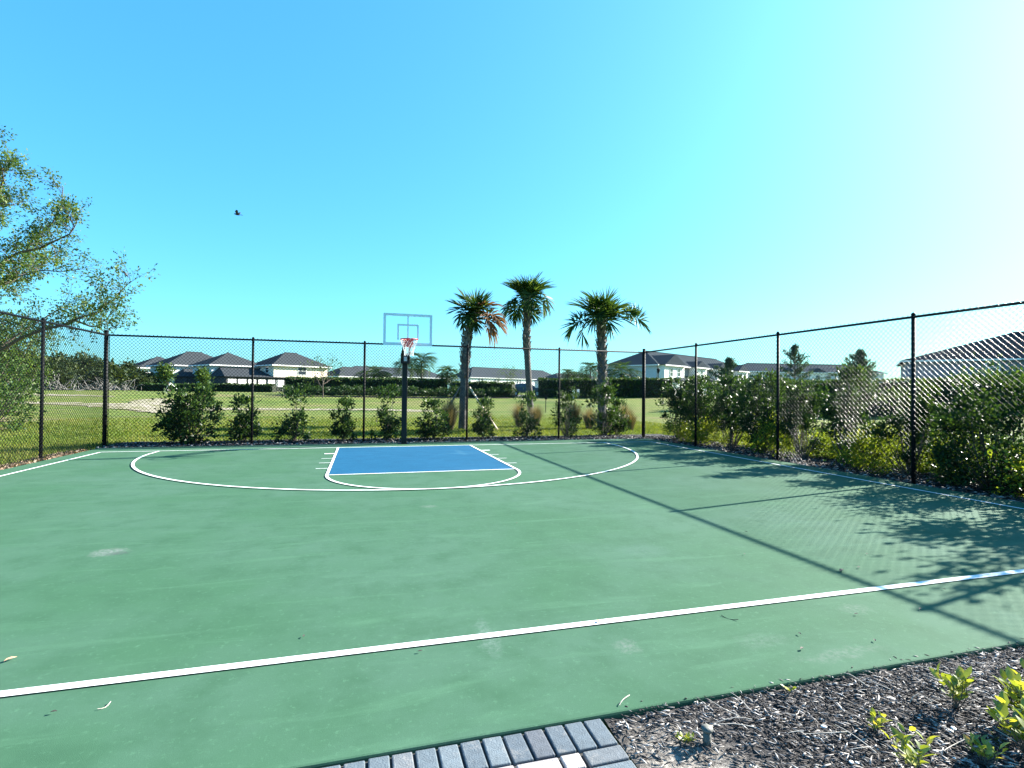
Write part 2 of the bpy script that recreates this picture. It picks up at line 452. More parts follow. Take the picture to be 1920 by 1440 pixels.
def leaf_cards(rng, C, D, size, aspect=0.5, jitter=0.35, fold=0.25, tone=None):
    """One folded four-point leaf per centre C, pointing along D."""
    n_ = len(C)
    D = norm(D)
    R = norm(np.cross(D, rng.normal(size=(n_, 3))))
    N = np.cross(D, R)
    s = size * (1 + jitter * rng.uniform(-1, 1, n_))[:, None]
    base = C - D * s * 0.5
    tip = C + D * s * 0.5 - np.array([0, 0, 1]) * s * 0.08
    lft = C + R * s * aspect * 0.5 + N * s * fold * aspect
    rgt = C - R * s * aspect * 0.5 + N * s * fold * aspect
    V = np.stack([base, rgt, tip, lft], 1).reshape(-1, 3)
    Q = np.arange(4 * n_).reshape(n_, 4)
    if tone is None:
        tone = rng.uniform(0, 1, n_)
    return V, Q, np.repeat(np.clip(tone, 0, 1), 4)

def copy_tree(o, parent=None):
    c = o.copy(); col.objects.link(c); c.parent = parent
    for ch in o.children:
        copy_tree(ch, c)
    return c

def smooth01(a, b, t):
    t = np.clip((t - a) / (b - a), 0, 1)
    return t * t * (3 - 2 * t)

def hz(x, y):
    """Ground height: flat by the court, a gentle rise to the houses."""
    r = np.hypot(x, y)
    return -0.05 + 1.12 * smooth01(22, 60, r) + 0.05 * np.sin(x * 0.31 + 1.2) * np.sin(y * 0.27) * smooth01(8, 20, r)

def hzf(x, y):
    return float(hz(np.float64(x), np.float64(y)))

# ------------------------------------------------------------------ setting: ground, court, markings
ax = np.concatenate([-np.geomspace(900, 42, 22), np.linspace(-40, 40, 81), np.geomspace(42, 900, 22)])
gx, gy = np.meshgrid(ax, ax, indexing='xy')
gz = hz(gx, gy)
nn = len(ax)
V = np.stack([gx, gy, gz], -1).reshape(-1, 3)
ii, jj = np.meshgrid(np.arange(nn - 1), np.arange(nn - 1), indexing='ij')
b0 = (ii * nn + jj).ravel()
Q = np.stack([b0, b0 + 1, b0 + nn + 1, b0 + nn], 1)
tag(add('ground', quad_mesh('ground', V, Q, M['lawn'], smooth=True)), kind='structure')

CX0, CX1, CY0, CY1 = -7.88, 8.30, -12.90, 1.02
court = bevel(MB().box(CX0, CX1, CY0, CY1, -0.16, 0.0).build('court', M['court']), 0.012, 2)
tag(court, kind='structure')
KC = -0.04
def flat_poly(name, pts, z, material, parent):
    return MB().poly([(x, y, z) for x, y in pts], [tuple(range(len(pts)))]).build(name, material, parent)
def arc_strip(name, cx, cy, r, a0, a1, w, z, material, parent, seg=96):
    b = MB()
    v_, f_ = [], []
    for i in range(seg + 1):
        a = math.radians(a0 + (a1 - a0) * i / seg)
        for rr in (r - w / 2, r + w / 2):
            v_.append((cx + rr * math.cos(a), cy + rr * math.sin(a), z))
    for i in range(seg):
        f_.append((2 * i, 2 * i + 1, 2 * i + 3, 2 * i + 2))
    return b.poly(v_, f_).build(name, material, parent)
LW = 0.054
BL = -0.12
FT = -4.92
flat_poly('key_paint', [(KC - 1.80, FT + 0.02), (KC + 1.80, FT + 0.02), (KC + 1.80, BL), (KC - 1.80, BL)], 0.004, M['key'], court)
def line(name, x0, x1, y0, y1, z=0.008):
    return flat_poly(name, [(x0, y0), (x1, y0), (x1, y1), (x0, y1)], z, M['line'], court)
line('baseline', -7.40, 7.72, BL, BL + LW)
line('sideline', -7.40 - LW / 2, -7.40 + LW / 2, -11.90, BL - 0.002, 0.010)
line('sideline', 7.72 - LW / 2, 7.72 + LW / 2, -11.90, BL - 0.002, 0.010)
line('half_court_line', -7.43, 7.75, -11.978, -11.912)
line('free_throw_line', KC - 1.79, KC + 1.79, FT - LW / 2, FT + LW / 2, 0.008)
for s in (-1, 1):
    line('lane_line', KC + s * 1.83 - LW / 2, KC + s * 1.83 + LW / 2, FT + 0.03, BL - 0.002, 0.012)
    for i, yy in enumerate((-1.45, -2.45, -3.20, -4.05)):
        x0 = KC + s * (1.83 + LW / 2 + 0.002); x1 = x0 + s * 0.24
        line('lane_mark', min(x0, x1), max(x0, x1), yy - (0.10 if i == 0 else 0.018), yy + 0.018)
arc_strip('free_throw_circle', KC, FT, 1.83, 180, 360, LW, 0.014, M['line'], court)
arc_strip('three_point_arc', KC, -0.66, 6.10, 180, 360, LW, 0.016, M['line'], court, 140)
for s in (-1, 1):
    line('three_point_side', KC + s * 6.10 - LW / 2, KC + s * 6.10 + LW / 2, -0.655, BL - 0.002, 0.012)

def ribbon(name, pts, widths, material, dz, wob=0.25, seed=1, sub=10):
    """An irregular strip draped over the ground."""
    r = random.Random(seed)
    P = []
    for i in range(len(pts) - 1):
        for k in range(sub):
            t = k / sub
            P.append((pts[i][0] * (1 - t) + pts[i + 1][0] * t, pts[i][1] * (1 - t) + pts[i + 1][1] * t, widths[i] * (1 - t) + widths[i + 1] * t))
    P.append((*pts[-1], widths[-1]))
    v_, f_ = [], []
    for i, (x, y, w) in enumerate(P):
        a = P[max(i - 1, 0)]; c = P[min(i + 1, len(P) - 1)]
        dx, dy = c[0] - a[0], c[1] - a[1]; L = math.hypot(dx, dy)
        nx, ny = -dy / L, dx / L
        for k, t in enumerate((-1, -0.5, 0, 0.5, 1)):
            ww = w * t * (1 + wob * r.uniform(-1, 1))
            px, py = x + nx * ww, y + ny * ww
            v_.append((px, py, hzf(px, py) + dz))
    for i in range(len(P) - 1):
        for k in range(4):
            f_.append((i * 5 + k, i * 5 + k + 1, i * 5 + k + 6, i * 5 + k + 5))
    return tag(MB().poly(v_, f_).build(name, material), kind='structure')
ribbon('sand_path', [(-30, 31), (-22, 30), (-15, 28), (-8, 28.5), (-2.5, 27.6), (2.5, 25.8), (6.5, 24.2)], [0.4, 1.3, 2.4, 0.9, 0.8, 1.1, 0.4], M['sand'], 0.03, 0.45, 4)
ribbon('sand_patch', [(-13.2, 22.5), (-14.5, 26), (-16, 30), (-17.5, 35), (-19, 39)], [.5, 1.9, 2.8, 2.2, .5], M['sand'], 0.045, 0.35, 8, 6)
ribbon('sand_patch', [(-40, 42), (-34, 41), (-28, 40), (-23, 41)], [0.5, 1.6, 1.4, 0.4], M['sand'], 0.03, 0.35, 6)
ribbon('road', [(10, 60), (18, 49), (24, 47), (40, 42), (62, 33), (90, 25)], [2.8, 2.8, 2.8, 2.8, 2.8, 2.8], M['road'], 0.03, 0.0, 2)

def bed(name, x0, x1, y0, y1, z, material, seed, wob=0.08, step=0.25):
    """A soil bed: a fine sheet with a lumpy surface and uneven edges."""
    r = np.random.default_rng(seed)
    nx, ny = max(3, int((x1 - x0) / step)), max(3, int((y1 - y0) / step))
    X, Y = np.meshgrid(np.linspace(x0, x1, nx), np.linspace(y0, y1, ny))
    Z = z + 0.012 * r.uniform(-1, 1, X.shape)
    return X, Y, Z, nx, ny
def bed_obj(name, x0, x1, y0, y1, z, material, seed, step=0.25):
    X, Y, Z, nx, ny = bed(name, x0, x1, y0, y1, z, material, seed, step=step)
    i, j = np.meshgrid(np.arange(ny - 1), np.arange(nx - 1), indexing='ij')
    b = (i * nx + j).ravel()
    me = quad_mesh(name, np.stack([X, Y, Z], -1).reshape(-1, 3), np.stack([b, b + 1, b + nx + 1, b + nx], 1), material, smooth=True)
    return tag(add(name, me), kind='structure')
bed_obj('mulch_bed', -0.085, 8.6, -15.4, -12.885, -0.030, M['mulch'], 1, 0.12)
bed_obj('mulch_bed', -8.2, 10.0, 1.0, 3.0, -0.030, M['mulch'], 2)
bed_obj('mulch_bed', 8.28, 10.0, -12.88, 0.99, -0.030, M['mulch'], 3)

# paver walk under the photographer
walk = tag(bevel(MB().box(-3.2, -0.105, -16.6, -12.915, -0.16, -0.016).build('paver_walk', M['joint']), 0.003, 1), kind='structure')
def paver(w, d, material):
    o = MB().box(-w / 2, w / 2, -d / 2, d / 2, -0.05, 0.0).build('paver_brick', material, walk)
    return bevel(o, 0.006, 2)
rp = random.Random(5)
protos = {}
def lay(cx, cy, w, d, mk):
    key_ = (round(w, 3), round(d, 3), mk)
    if key_ not in protos:
        protos[key_] = paver(w, d, M[mk]); o = protos[key_]
    else:
        o = protos[key_].copy(); col.objects.link(o); o.parent = walk
    o.location = (cx, cy, 0.0 + rp.uniform(-0.003, 0.002)); o.rotation_euler = (rp.uniform(-.008, .008), rp.uniform(-.008, .008), rp.uniform(-.012, .012))
x = -0.11
i = 0
while x > -3.1:
    lay(x - 0.05, -13.015, 0.089, 0.186, 'paver_mid' if i in (3, 9, 17, 22) else 'paver_grey'); x -= 0.101; i += 1
y = -13.118
j = 0
while y > -16.4:
    lay(-0.205, y - 0.05, 0.186, 0.089, 'paver_mid' if rp.random() < 0.2 else 'paver_grey')
    x = -0.310 - (0.0 if j % 2 else 0.101)
    if j % 2 == 0:
        lay(-0.360, y - 0.05, 0.089, 0.089, 'paver_light')
    while x > -3.0 and y > -14.6:
        k = rp.random()
        lay(x - 0.1, y - 0.05, 0.189, 0.089, 'paver_light' if k < 0.8 else 'paver_mid'); x -= 0.201
    y -= 0.101; j += 1

# ------------------------------------------------------------------ chain link fences
FH = 3.06
def chain_link(L, H, weave, dia=0.095, rad=0.0024):
    """Crossing diagonal wires in the local XZ plane, as V, Q arrays."""
    segs = []
    h = dia / 2
    for sgn in (1, -1):
        for k in range(-int(H / dia) - 2, int(L / dia) + int(H / dia) + 3):
            # x = k*dia + sgn*z
            if sgn == 1:
                z0 = max(0.0, -k * dia); z1 = min(H, L - k * dia)
            else:
                z0 = max(0.0, k * dia - L); z1 = min(H, k * dia)
            if z1 - z0 < 0.01:
                continue
            if weave:
                cuts = [z0] + [h * q for q in range(int(math.ceil(z0 / h + 1e-6)), int(math.floor(z1 / h - 1e-6)) + 1)] + [z1]
            else:
                m_ = max(1, int((z1 - z0) / 0.5)); cuts = [z0 + (z1 - z0) * q / m_ for q in range(m_ + 1)]
            for q in range(len(cuts) - 1):
                a, b = cuts[q], cuts[q + 1]
                if weave:
                    ka, kb = round(a / h), round(b / h)
                    ya = 0.0035 * (1 if (ka + (0 if sgn == 1 else 1)) % 2 else -1); yb = 0.0035 * (1 if (kb + (0 if sgn == 1 else 1)) % 2 else -1)
                else:
                    ya = yb = 0.0025 * sgn
                segs.append((k * dia + sgn * a, ya, a, k * dia + sgn * b, yb, b))
    S = np.array(segs)
    A, B = S[:, :3], S[:, 3:]
    D = norm(B - A)
    N1 = norm(np.cross(D, np.tile([0, 1.0, 0], (len(D), 1))))
    N2 = np.cross(D, N1)
    ring = []
    for P_ in (A, B):
        for t in range(4):
            a = math.pi / 2 * t + 0.4
            ring.append(P_ + (N1 * math.cos(a) + N2 * math.sin(a)) * rad)
    V = np.stack(ring, 1).reshape(-1, 3)
    b = np.arange(len(S))[:, None] * 8
    Q = np.concatenate([b + np.array([[t, (t + 1) % 4, 4 + (t + 1) % 4, 4 + t]]) for t in range(4)], 0)
    return V, Q

def fence(name, label, x0, y0, x1, y1, posts, corners, weave, seed, wire_rad):
    """posts: distances along the run; corners: the thick ones."""
    L = math.hypot(x1 - x0, y1 - y0)
    root = empty(name, (x0, y0, 0), math.atan2(y1 - y0, x1 - x0))
    tag(root, label, 'fence', 'chain link fences round the court')
    for d in posts:
        thick = d in corners
        r = 0.052 if thick else 0.033
        pb = MB().tube([(d, 0, -0.25), (d, 0, FH + (0.06 if thick else 0.0))], r, 12)
        po = pb.build('corner_post' if thick else 'post', M['black_metal'], root, True)
        c = MB().tube([(d, 0, FH + (0.06 if thick else 0.0)), (d, 0, FH + (0.085 if thick else 0.03)), (d, 0, FH + (0.11 if thick else 0.055))], [r * 1.12, r * 1.1, r * 0.35], 12)
        c.build('post_cap', M['black_metal'], po, True)
        if thick:
            for zz in (0.35, 0.85, 1.35, 1.85, 2.35, 2.8):
                MB().tube([(d, 0, zz - 0.012), (d, 0, zz + 0.012)], r + 0.006, 12).build('band', M['black_metal'], po, True)
        else:
            t_ = MB()
            for zz in np.arange(0.3, 2.9, 0.38):
                t_.tube([(d, 0, zz - 0.004), (d, 0, zz + 0.004)], r + 0.004, 10)
            tag(t_.build('tie_wires', M['black_metal'], po), kind='stuff')
    MB().tube([(0.0, 0.0, FH - 0.03), (L, 0.0, FH - 0.03)], 0.024, 10).build('top_rail', M['black_metal'], root, True)
    MB().tube([(0.0, -0.03, 0.06), (L, -0.03, 0.06)], 0.004, 5).build('bottom_wire', M['black_metal'], root)
    V, Q = chain_link(L, FH - 0.01, weave, rad=wire_rad)
    V = V + np.array([0, -0.040, 0.02])
    ch = add('chain_link', quad_mesh('chain_link', V, Q, M['wire'], smooth=True), root)
    tag(ch, kind='stuff')
    for d in corners:
        if d > 0.1:
            MB().tube([(d - 0.09, -0.04, 0.05), (d - 0.09, -0.04, FH - 0.06)], 0.008, 6).build('tension_bar', M['black_metal'], root)
        if d < L - 0.1:
            MB().tube([(d + 0.09, -0.04, 0.05), (d + 0.09, -0.04, FH - 0.06)], 0.008, 6).build('tension_bar', M['black_metal'], root)
    return root
XL, XR, YB = -8.02, 8.465, 1.62
fence('chain_link_fence', 'black chain link fence behind the basketball hoop along the back of the court', XL, YB, XR, YB,
      [0.0, 3.67, 6.82, 10.05, 13.24, 16.485], (0.0, 16.485), False, 1, 0.0040)
fence('chain_link_fence', 'black chain link fence between the court and the tall dense shrub row', XR, YB - 0.06, XR, -13.4,
      [3.01, 6.29, 9.57, 12.85], (), True, 2, 0.0027)
fence('chain_link_fence', 'black chain link fence along the court edge facing the big sparse tree', XL, -11.5, XL, YB - 0.06,
      [10.15, 7.0, 3.85, 0.7], (), False, 3, 0.0036)

# ------------------------------------------------------------------ basketball hoop
hx = -0.045
hoop = tag(empty('basketball_hoop', (hx, 0.72, 0)), 'basketball hoop with clear backboard, red rim and white net on a black square pole', 'basketball hoop')
bevel(MB().poly([(-.075, -.075, -0.05), (.075, -.075, -0.05), (.075, .075, -0.05), (-.075, .075, -0.05),
                 (-.075, -.115, 2.62), (.075, -.115, 2.62), (.075, .035, 2.62), (-.075, .035, 2.62)],
                [(0, 3, 2, 1), (4, 5, 6, 7), (0, 1, 5, 4), (1, 2, 6, 5), (2, 3, 7, 6), (3, 0, 4, 7)]).build('pole', M['hoop_black'], hoop), 0.008, 2)
MB().box(-.16, .16, -.16, .16, 0.0, 0.02).build('base_plate', M['hoop_black'], hoop)
hb = bevel(MB().box(-.135, .135, -.22, -.10, 2.38, 2.68).build('height_adjuster', M['hoop_black'], hoop), 0.012, 2)
MB().box(-.045, .045, -.2235, -.2205, 2.45, 2.58).build('sticker', M['sticker'], hb)
for s in (-1, 1):
    for z0, z1 in ((2.60, 3.02), (2.42, 2.90)):
        MB().tube([(s * .11, -.06, z0), (s * .07, -.96, z1)], 0.025, 8).build('arm', M['hoop_black'], hoop, True)
MB().tube([(-.09, -.93, 2.96), (.09, -.93, 2.96)], 0.022, 8).build('cross_bar', M['hoop_black'], hoop)
BY = -1.02                                   # board plane, local
bw, bz0, bz1 = 0.675, 2.85, 3.735
bd = MB().box(-bw + .03, bw - .03, BY - .006, BY + .006, bz0 + .03, bz1 - .03).build('backboard', M['glass'], hoop)
fr = MB()
fr.box(-bw, bw, BY - .022, BY + .022, bz1 - .065, bz1).box(-bw, bw, BY - .022, BY + .022, bz0, bz0 + .075)
fr.box(-bw, -bw + .07, BY - .022, BY + .022, bz0 + .076, bz1 - .066).box(bw - .07, bw, BY - .022, BY + .022, bz0 + .076, bz1 - .066)
fr.build('backboard_frame', M['board_frame'], bd)
sq = MB()
sq.box(-.295, .295, BY - .0105, BY - .0075, 3.395, 3.445)
sq.box(-.295, -.25, BY - .0105, BY - .0075, 3.0, 3.394).box(.25, .295, BY - .0105, BY - .0075, 3.0, 3.394)
sq.build('target_square', M['board_mark'], bd)
MB().box(-.018, .018, BY + .024, BY + .06, bz0 + .02, bz1 - .01).build('centre_brace', M['board_frame'], hoop)
RZ, RY, RR = 2.985, BY - .16 - .235, 0.2325
rimo = MB().tube([(RR * math.cos(a), RY + RR * math.sin(a), RZ) for a in np.linspace(0, 2 * math.pi, 33)], 0.014, 8).build('rim', M['rim'], hoop, True)
br = MB().box(-.15, .15, BY - .03, BY - .012, RZ - .19, RZ + .045).box(-.075, .075, BY - .165, BY - .031, RZ - .030, RZ + .008)
br.poly([(-.06, BY - .16, RZ - .02), (.06, BY - .16, RZ - .02), (.06, BY - .035, RZ - .13), (-.06, BY - .035, RZ - .13)], [(0, 1, 2, 3)])
br.tube([(-.10, BY - .10, RZ - .01), (-.17, RY + .16, RZ)], 0.011, 6).tube([(.10, BY - .10, RZ - .01), (.17, RY + .16, RZ)], 0.011, 6)
br.build('rim_bracket', M['rim'], rimo)
nb = MB()
rows = [(0.23, 0.0), (0.205, -.09), (0.17, -.18), (0.14, -.27), (0.122, -.36), (0.125, -.44)]
for k in range(12):
    for sg in (1, -1):
        pts = []
        for q, (rr, dz) in enumerate(rows):
            a = 2 * math.pi * (k + sg * 0.5 * (q % 2) + 0.0) / 12
            pts.append((rr * math.cos(a), RY + rr * math.sin(a), RZ - .012 + dz))
        nb.tube(pts, 0.0024, 4)
nb.build('net', M['net'], hoop)

ORD = 'first second third fourth fifth sixth seventh eighth ninth tenth eleventh twelfth thirteenth fourteenth fifteenth sixteenth seventeenth'.split()
# ------------------------------------------------------------------ plants
def curve_pts(p0, p1, bend, rng, k=5):
    p0 = np.array(p0); p1 = np.array(p1)
    off = rng.normal(size=3) * bend
    return [tuple(p0 + (p1 - p0) * t + off * math.sin(math.pi * t)) for t in np.linspace(0, 1, k)]

def shrub_meshes(seed, h, r, nleaf, leaf, material, form='round', clumps=46, aspect=0.5, low=0.08, tone_up=0.25):
    rng = np.random.default_rng(seed)
    cl = []
    while len(cl) < clumps:
        q = rng.uniform(-1, 1, 3)
        t = (q[2] + 1) / 2
        if form == 'round':
            w = 0.55 + 0.6 * math.sin(math.pi * min(1, t * 0.85 + 0.12))
        elif form == 'cone':
            w = 1.05 - 0.85 * t
        else:
            w = 0.42 + 0.75 * math.sin(math.pi * min(1, t * 0.72 + 0.10)) ** 1.3 + 0.12 * math.sin(t * 11 + seed)
        if math.hypot(q[0], q[1]) > w or rng.random() < 0.25 * (1 - math.hypot(q[0], q[1])):
            continue
        cl.append((q[0] * r, q[1] * r, h * (low + (0.97 - low) * t)))
    cl = np.array(cl)
    # a few upright shoots that break the outline
    sh = np.stack([rng.uniform(-.6, .6, 7) * r, rng.uniform(-.6, .6, 7) * r, h * rng.uniform(0.95, 1.12, 7)], 1)
    cl = np.concatenate([cl, sh])
    stems = MB()
    for c in cl[::2]:
        stems.tube(curve_pts((c[0] * 0.12, c[1] * 0.12, -0.03), c, 0.05 * h, rng, 5), [0.008 * h, 0.007 * h, 0.006 * h, 0.004 * h, 0.002 * h], 4, False)
    which = rng.integers(0, len(cl), nleaf)
    sp = rng.uniform(0.6, 1.25, len(cl))[which] * 0.175 * r * (clumps / 46) ** -0.3
    off = rng.normal(size=(nleaf, 3)) * sp[:, None] * np.array([1, 1, 0.9])
    C = cl[which] + off
    C[:, 2] = np.maximum(C[:, 2], 0.03 + 0.02 * rng.random(nleaf))
    D = off * 2.0 / r + (C - np.array([0, 0, h * 0.35])) / r * 0.5 + rng.normal(size=(nleaf, 3)) * 0.5 + np.array([0, 0, 0.35])
    hgt = C[:, 2] / h
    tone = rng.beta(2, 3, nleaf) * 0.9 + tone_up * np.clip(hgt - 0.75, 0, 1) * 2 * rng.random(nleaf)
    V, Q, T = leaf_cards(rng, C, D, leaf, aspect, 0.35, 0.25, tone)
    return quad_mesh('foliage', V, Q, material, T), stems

def shrub(name, loc, rz, variant, label, cat, group, scale=(1, 1, 1)):
    fo, st = variant
    root = empty(name, loc, rz)
    root.scale = scale
    tag(root, label, cat, group)
    add('foliage', fo, root)
    add('stems', st, root)
    return root
def variant(*a, **k):
    fo, stems = shrub_meshes(*a, **k)
    me = bpy.data.meshes.new('stems'); me.from_pydata(stems.v, [], stems.f); me.materials.append(M['bark']); me.update()
    return fo, me

# shrubs behind the back fence
bush_big = variant(11, 1.5, 0.74, 3000, 0.125, M['shrub_leaf'], 'round', 60)
bush_mid = variant(12, 1.2, 0.44, 1500, 0.115, M['shrub_leaf'], 'round', 34)
bush_thin = variant(13, 1.45, 0.48, 1150, 0.115, M['shrub_leaf'], 'cone', 30)
bush_up = variant(14, 1.75, 0.50, 1300, 0.11, M['shrub_leaf'], 'column', 32)
GB = 'shrubs planted behind the back fence'
back = [
    (-6.15, 2.35, bush_big, (1.0, 1, 1.0), 'broadest round shrub behind the back fence, beside the fence corner near the big tree'),
    (-4.62, 2.25, bush_mid, (1.0, 1, 0.98), 'small dark shrub directly behind the back-fence post next to the broadest round shrub'),
    (-3.25, 2.3, bush_thin, (1.0, 1, 0.98), 'sparse pointed shrub behind the back fence midway between two posts'),
    (-1.85, 2.15, bush_mid, (0.85, .85, 0.95), 'dense dark shrub behind the back fence, beside the post next to the hoop pole'),
    (-0.45, 2.3, bush_thin, (1.0, 1, 1.05), 'thin shrub seen directly behind the basketball pole'),
    (1.05, 2.2, bush_mid, (1.1, 1.1, 0.92), 'dense shrub behind the back fence between the hoop pole and the leaning-crowned palm'),
    (2.72, 2.4, bush_mid, (0.85, .85, 0.95), 'shrub behind the back fence at the foot of the palm with dead brown fronds'),
    (4.35, 2.5, bush_thin, (0.9, .9, 0.95), 'light yellow-green shrub behind the back fence, in front of the thin leaning palm'),
    (5.85, 2.4, bush_up, (0.95, .95, 0.84), 'upright shrub behind the back fence just past the post nearest the thin leaning palm'),
    (7.35, 2.6, bush_up, (1.1, 1.1, 0.98), 'tall narrow shrub behind the back fence in front of the stout palm trunk'),
    (8.05, 2.9, bush_mid, (0.8, .8, 0.95), 'low brownish shrub behind the back fence beside the corner post by the dense shrub row'),
]
for i, (x, y, vr, sc, lab) in enumerate(back):
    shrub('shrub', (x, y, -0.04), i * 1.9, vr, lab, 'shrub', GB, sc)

# tall dense row behind the right-hand fence
row_v = [variant(21, 2.05, 0.62, 4800, 0.095, M['shrub_leaf'], 'column', 50, low=.20), variant(22, 2.0, 0.66, 5000, 0.095, M['shrub_leaf'], 'column', 54, low=.16),
         variant(23, 2.15, 0.56, 4400, 0.095, M['shrub_leaf'], 'column', 44, low=.20), variant(24, 2.1, 0.92, 8500, 0.095, M['shrub_leaf'], 'round', 74, low=.04)]
GR = 'tall shrubs in the row behind the side fence'
row = [(9.35, 0.75, 0, .98), (9.40, -0.55, 1, 1.0), (9.45, -1.85, 2, .98), (9.35, -3.15, 1, 0.98), (9.45, -4.5, 0, .95),
       (9.40, -5.9, 2, 0.95), (9.45, -7.2, 0, .85), (9.35, -8.75, 3, 0.95), (9.75, -10.6, 3, 1.28), (9.8, -12.1, 1, 1.0), (9.8, -13.3, 1, .95)]
words_ = ['at the fence corner', 'next after the corner shrub', 'third from the fence corner', 'fourth from the fence corner', 'fifth from the fence corner',
          'sixth from the fence corner', 'seventh and lowest from the fence corner', 'eighth from the fence corner, broad and dense',
          'ninth from the fence corner, tallest', 'tenth from the fence corner', 'last before the row ends']
for i, ((x, y, k, s), w_) in enumerate(zip(row, words_)):
    s *= .94 + .06 * math.sin(i * 2.6)
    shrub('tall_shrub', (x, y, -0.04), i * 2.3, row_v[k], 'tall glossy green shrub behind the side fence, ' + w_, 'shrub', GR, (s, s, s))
gold_v = [variant(31, 0.78, 0.66, 1900, 0.085, M['gold_leaf'], 'round', 26), variant(32, 0.75, 0.6, 1700, 0.085, M['gold_leaf'], 'round', 24)]
gold = [(9.05, 0.1), (9.1, -1.2), (10.3, -2.3), (9.1, -3.85), (10.4, -5.2), (9.1, -6.6), (9.0, -9.85), (10.3, -2.9), (10.3, -4.4), (10.4, -5.9), (10.3, -6.6), (10.4, -7.6), (10.5, -9.3), (10.9, -5.0), (10.9, -7.0)]
for i, (x, y) in enumerate(gold):
    shrub('golden_shrub', (x, y, -0.04), i * 1.3, gold_v[i % 2], 'low golden-yellow shrub under the tall shrub row, %s from the fence corner' % ORD[sorted(gold, key=lambda q: -q[1]).index((x, y))], 'shrub', 'low golden shrubs along the side fence', (.9, .9, 0.72 + 0.1 * (i % 4)))

# small plants in the mulch bed
def sprig(seed, h, nstem, nleaf, leaf, spread):
    rng = np.random.default_rng(seed)
    st = MB(); Cs = []; Ds = []; T = []
    for k in range(nstem):
        a = rng.uniform(0, 6.28); e = rng.uniform(0.2, 1.0) * spread
        top = np.array([math.cos(a) * e, math.sin(a) * e, h * rng.uniform(0.6, 1.0)])
        pts = curve_pts((0, 0, -0.01), top, 0.015, rng, 5)
        st.tube(pts, [0.0035, 0.003, 0.0025, 0.002, 0.0015], 5, False)
        for q in range(nleaf):
            t = 0.35 + 0.65 * q / max(1, nleaf - 1)
            p_ = np.array(pts[0]) * (1 - t) + top * t
            b = q * 2.4 + rng.uniform(0, .6)
            d = np.array([math.cos(b), math.sin(b), 0.35 + 0.7 * t])
            Cs.append(p_ + d * leaf * 0.5); Ds.append(d); T.append(rng.beta(2, 2) * 0.8 + (0.25 if rng.random() < 0.12 else 0.0))
    C = np.array(Cs); D = np.array(Ds)
    # leaves with a real outline: six-point blades
    D = norm(D); n_ = len(C)
    R = norm(np.cross(D, np.tile([0, 0, 1.0], (n_, 1)) + rng.normal(size=(n_, 3)) * 0.3)); N = np.cross(R, D)
    s = leaf * (1 + 0.35 * rng.uniform(-1, 1, n_))[:, None]
    A = C - D * s * .5; Tp = C + D * s * .55 - N * s * .06
    m1 = C - D * s * .12 ; m2 = C + D * s * .22
    V = np.stack([A, m1 + R * s * .24 + N * s * .08, m2 + R * s * .20 + N * s * .06, Tp, m2 - R * s * .20 + N * s * .06, m1 - R * s * .24 + N * s * .08, m1, m2], 1).reshape(-1, 3)
    b = np.arange(n_)[:, None] * 8
    Q = np.concatenate([b + np.array([[0, 1, 6, 5]]), b + np.array([[6, 1, 2, 7]]), b + np.array([[5, 6, 7, 4]]), b + np.array([[7, 2, 3, 4]])], 0)
    fo = quad_mesh('leaves', V, Q, M['croton_leaf'], np.repeat(np.clip(T, 0, 1), 8))
    me = bpy.data.meshes.new('stems'); me.from_pydata(st.v, [], st.f); me.materials.append(M['bark']); me.update()
    return fo, me
GS = 'small yellow-green plants in the mulch bed'
for i, (x, y, h, ns, nl, lf, sp, lab) in enumerate([
    (1.72, -13.29, 0.17, 7, 9, 0.052, 0.07, 'small upright yellow-green plant standing alone in dark mulch'),
    (1.66, -13.62, 0.24, 12, 10, 0.062, 0.16, 'largest leafy yellow-green plant in the mulch bed'),
    (1.90, -13.46, 0.22, 9, 9, 0.060, 0.13, 'leafy yellow-green plant beside the largest plant in the mulch bed'),
    (1.02, -13.60, 0.17, 6, 8, 0.050, 0.10, 'yellow-green plant with a dark stem among pale twigs'),
    (1.13, -13.33, 0.07, 4, 5, 0.045, 0.08, 'tiny low pale sprig lying in the mulch'),
    (1.40, -13.62, 0.09, 5, 6, 0.050, 0.06, 'tiny plant with red-tipped leaves in the mulch'),
    (0.20, -13.17, 0.03, 5, 5, 0.030, 0.05, 'tiny weed beside the capped pipe stub'),
    (0.98, -12.95, 0.03, 3, 3, 0.030, 0.03, 'tiny yellow sprig close to the green court edge')]):
    fo, me = sprig(40 + i, h, ns, nl, lf, sp)
    shrub('bedding_plant', (x, y, -0.02), 0, (fo, me), lab, 'plant', GS)

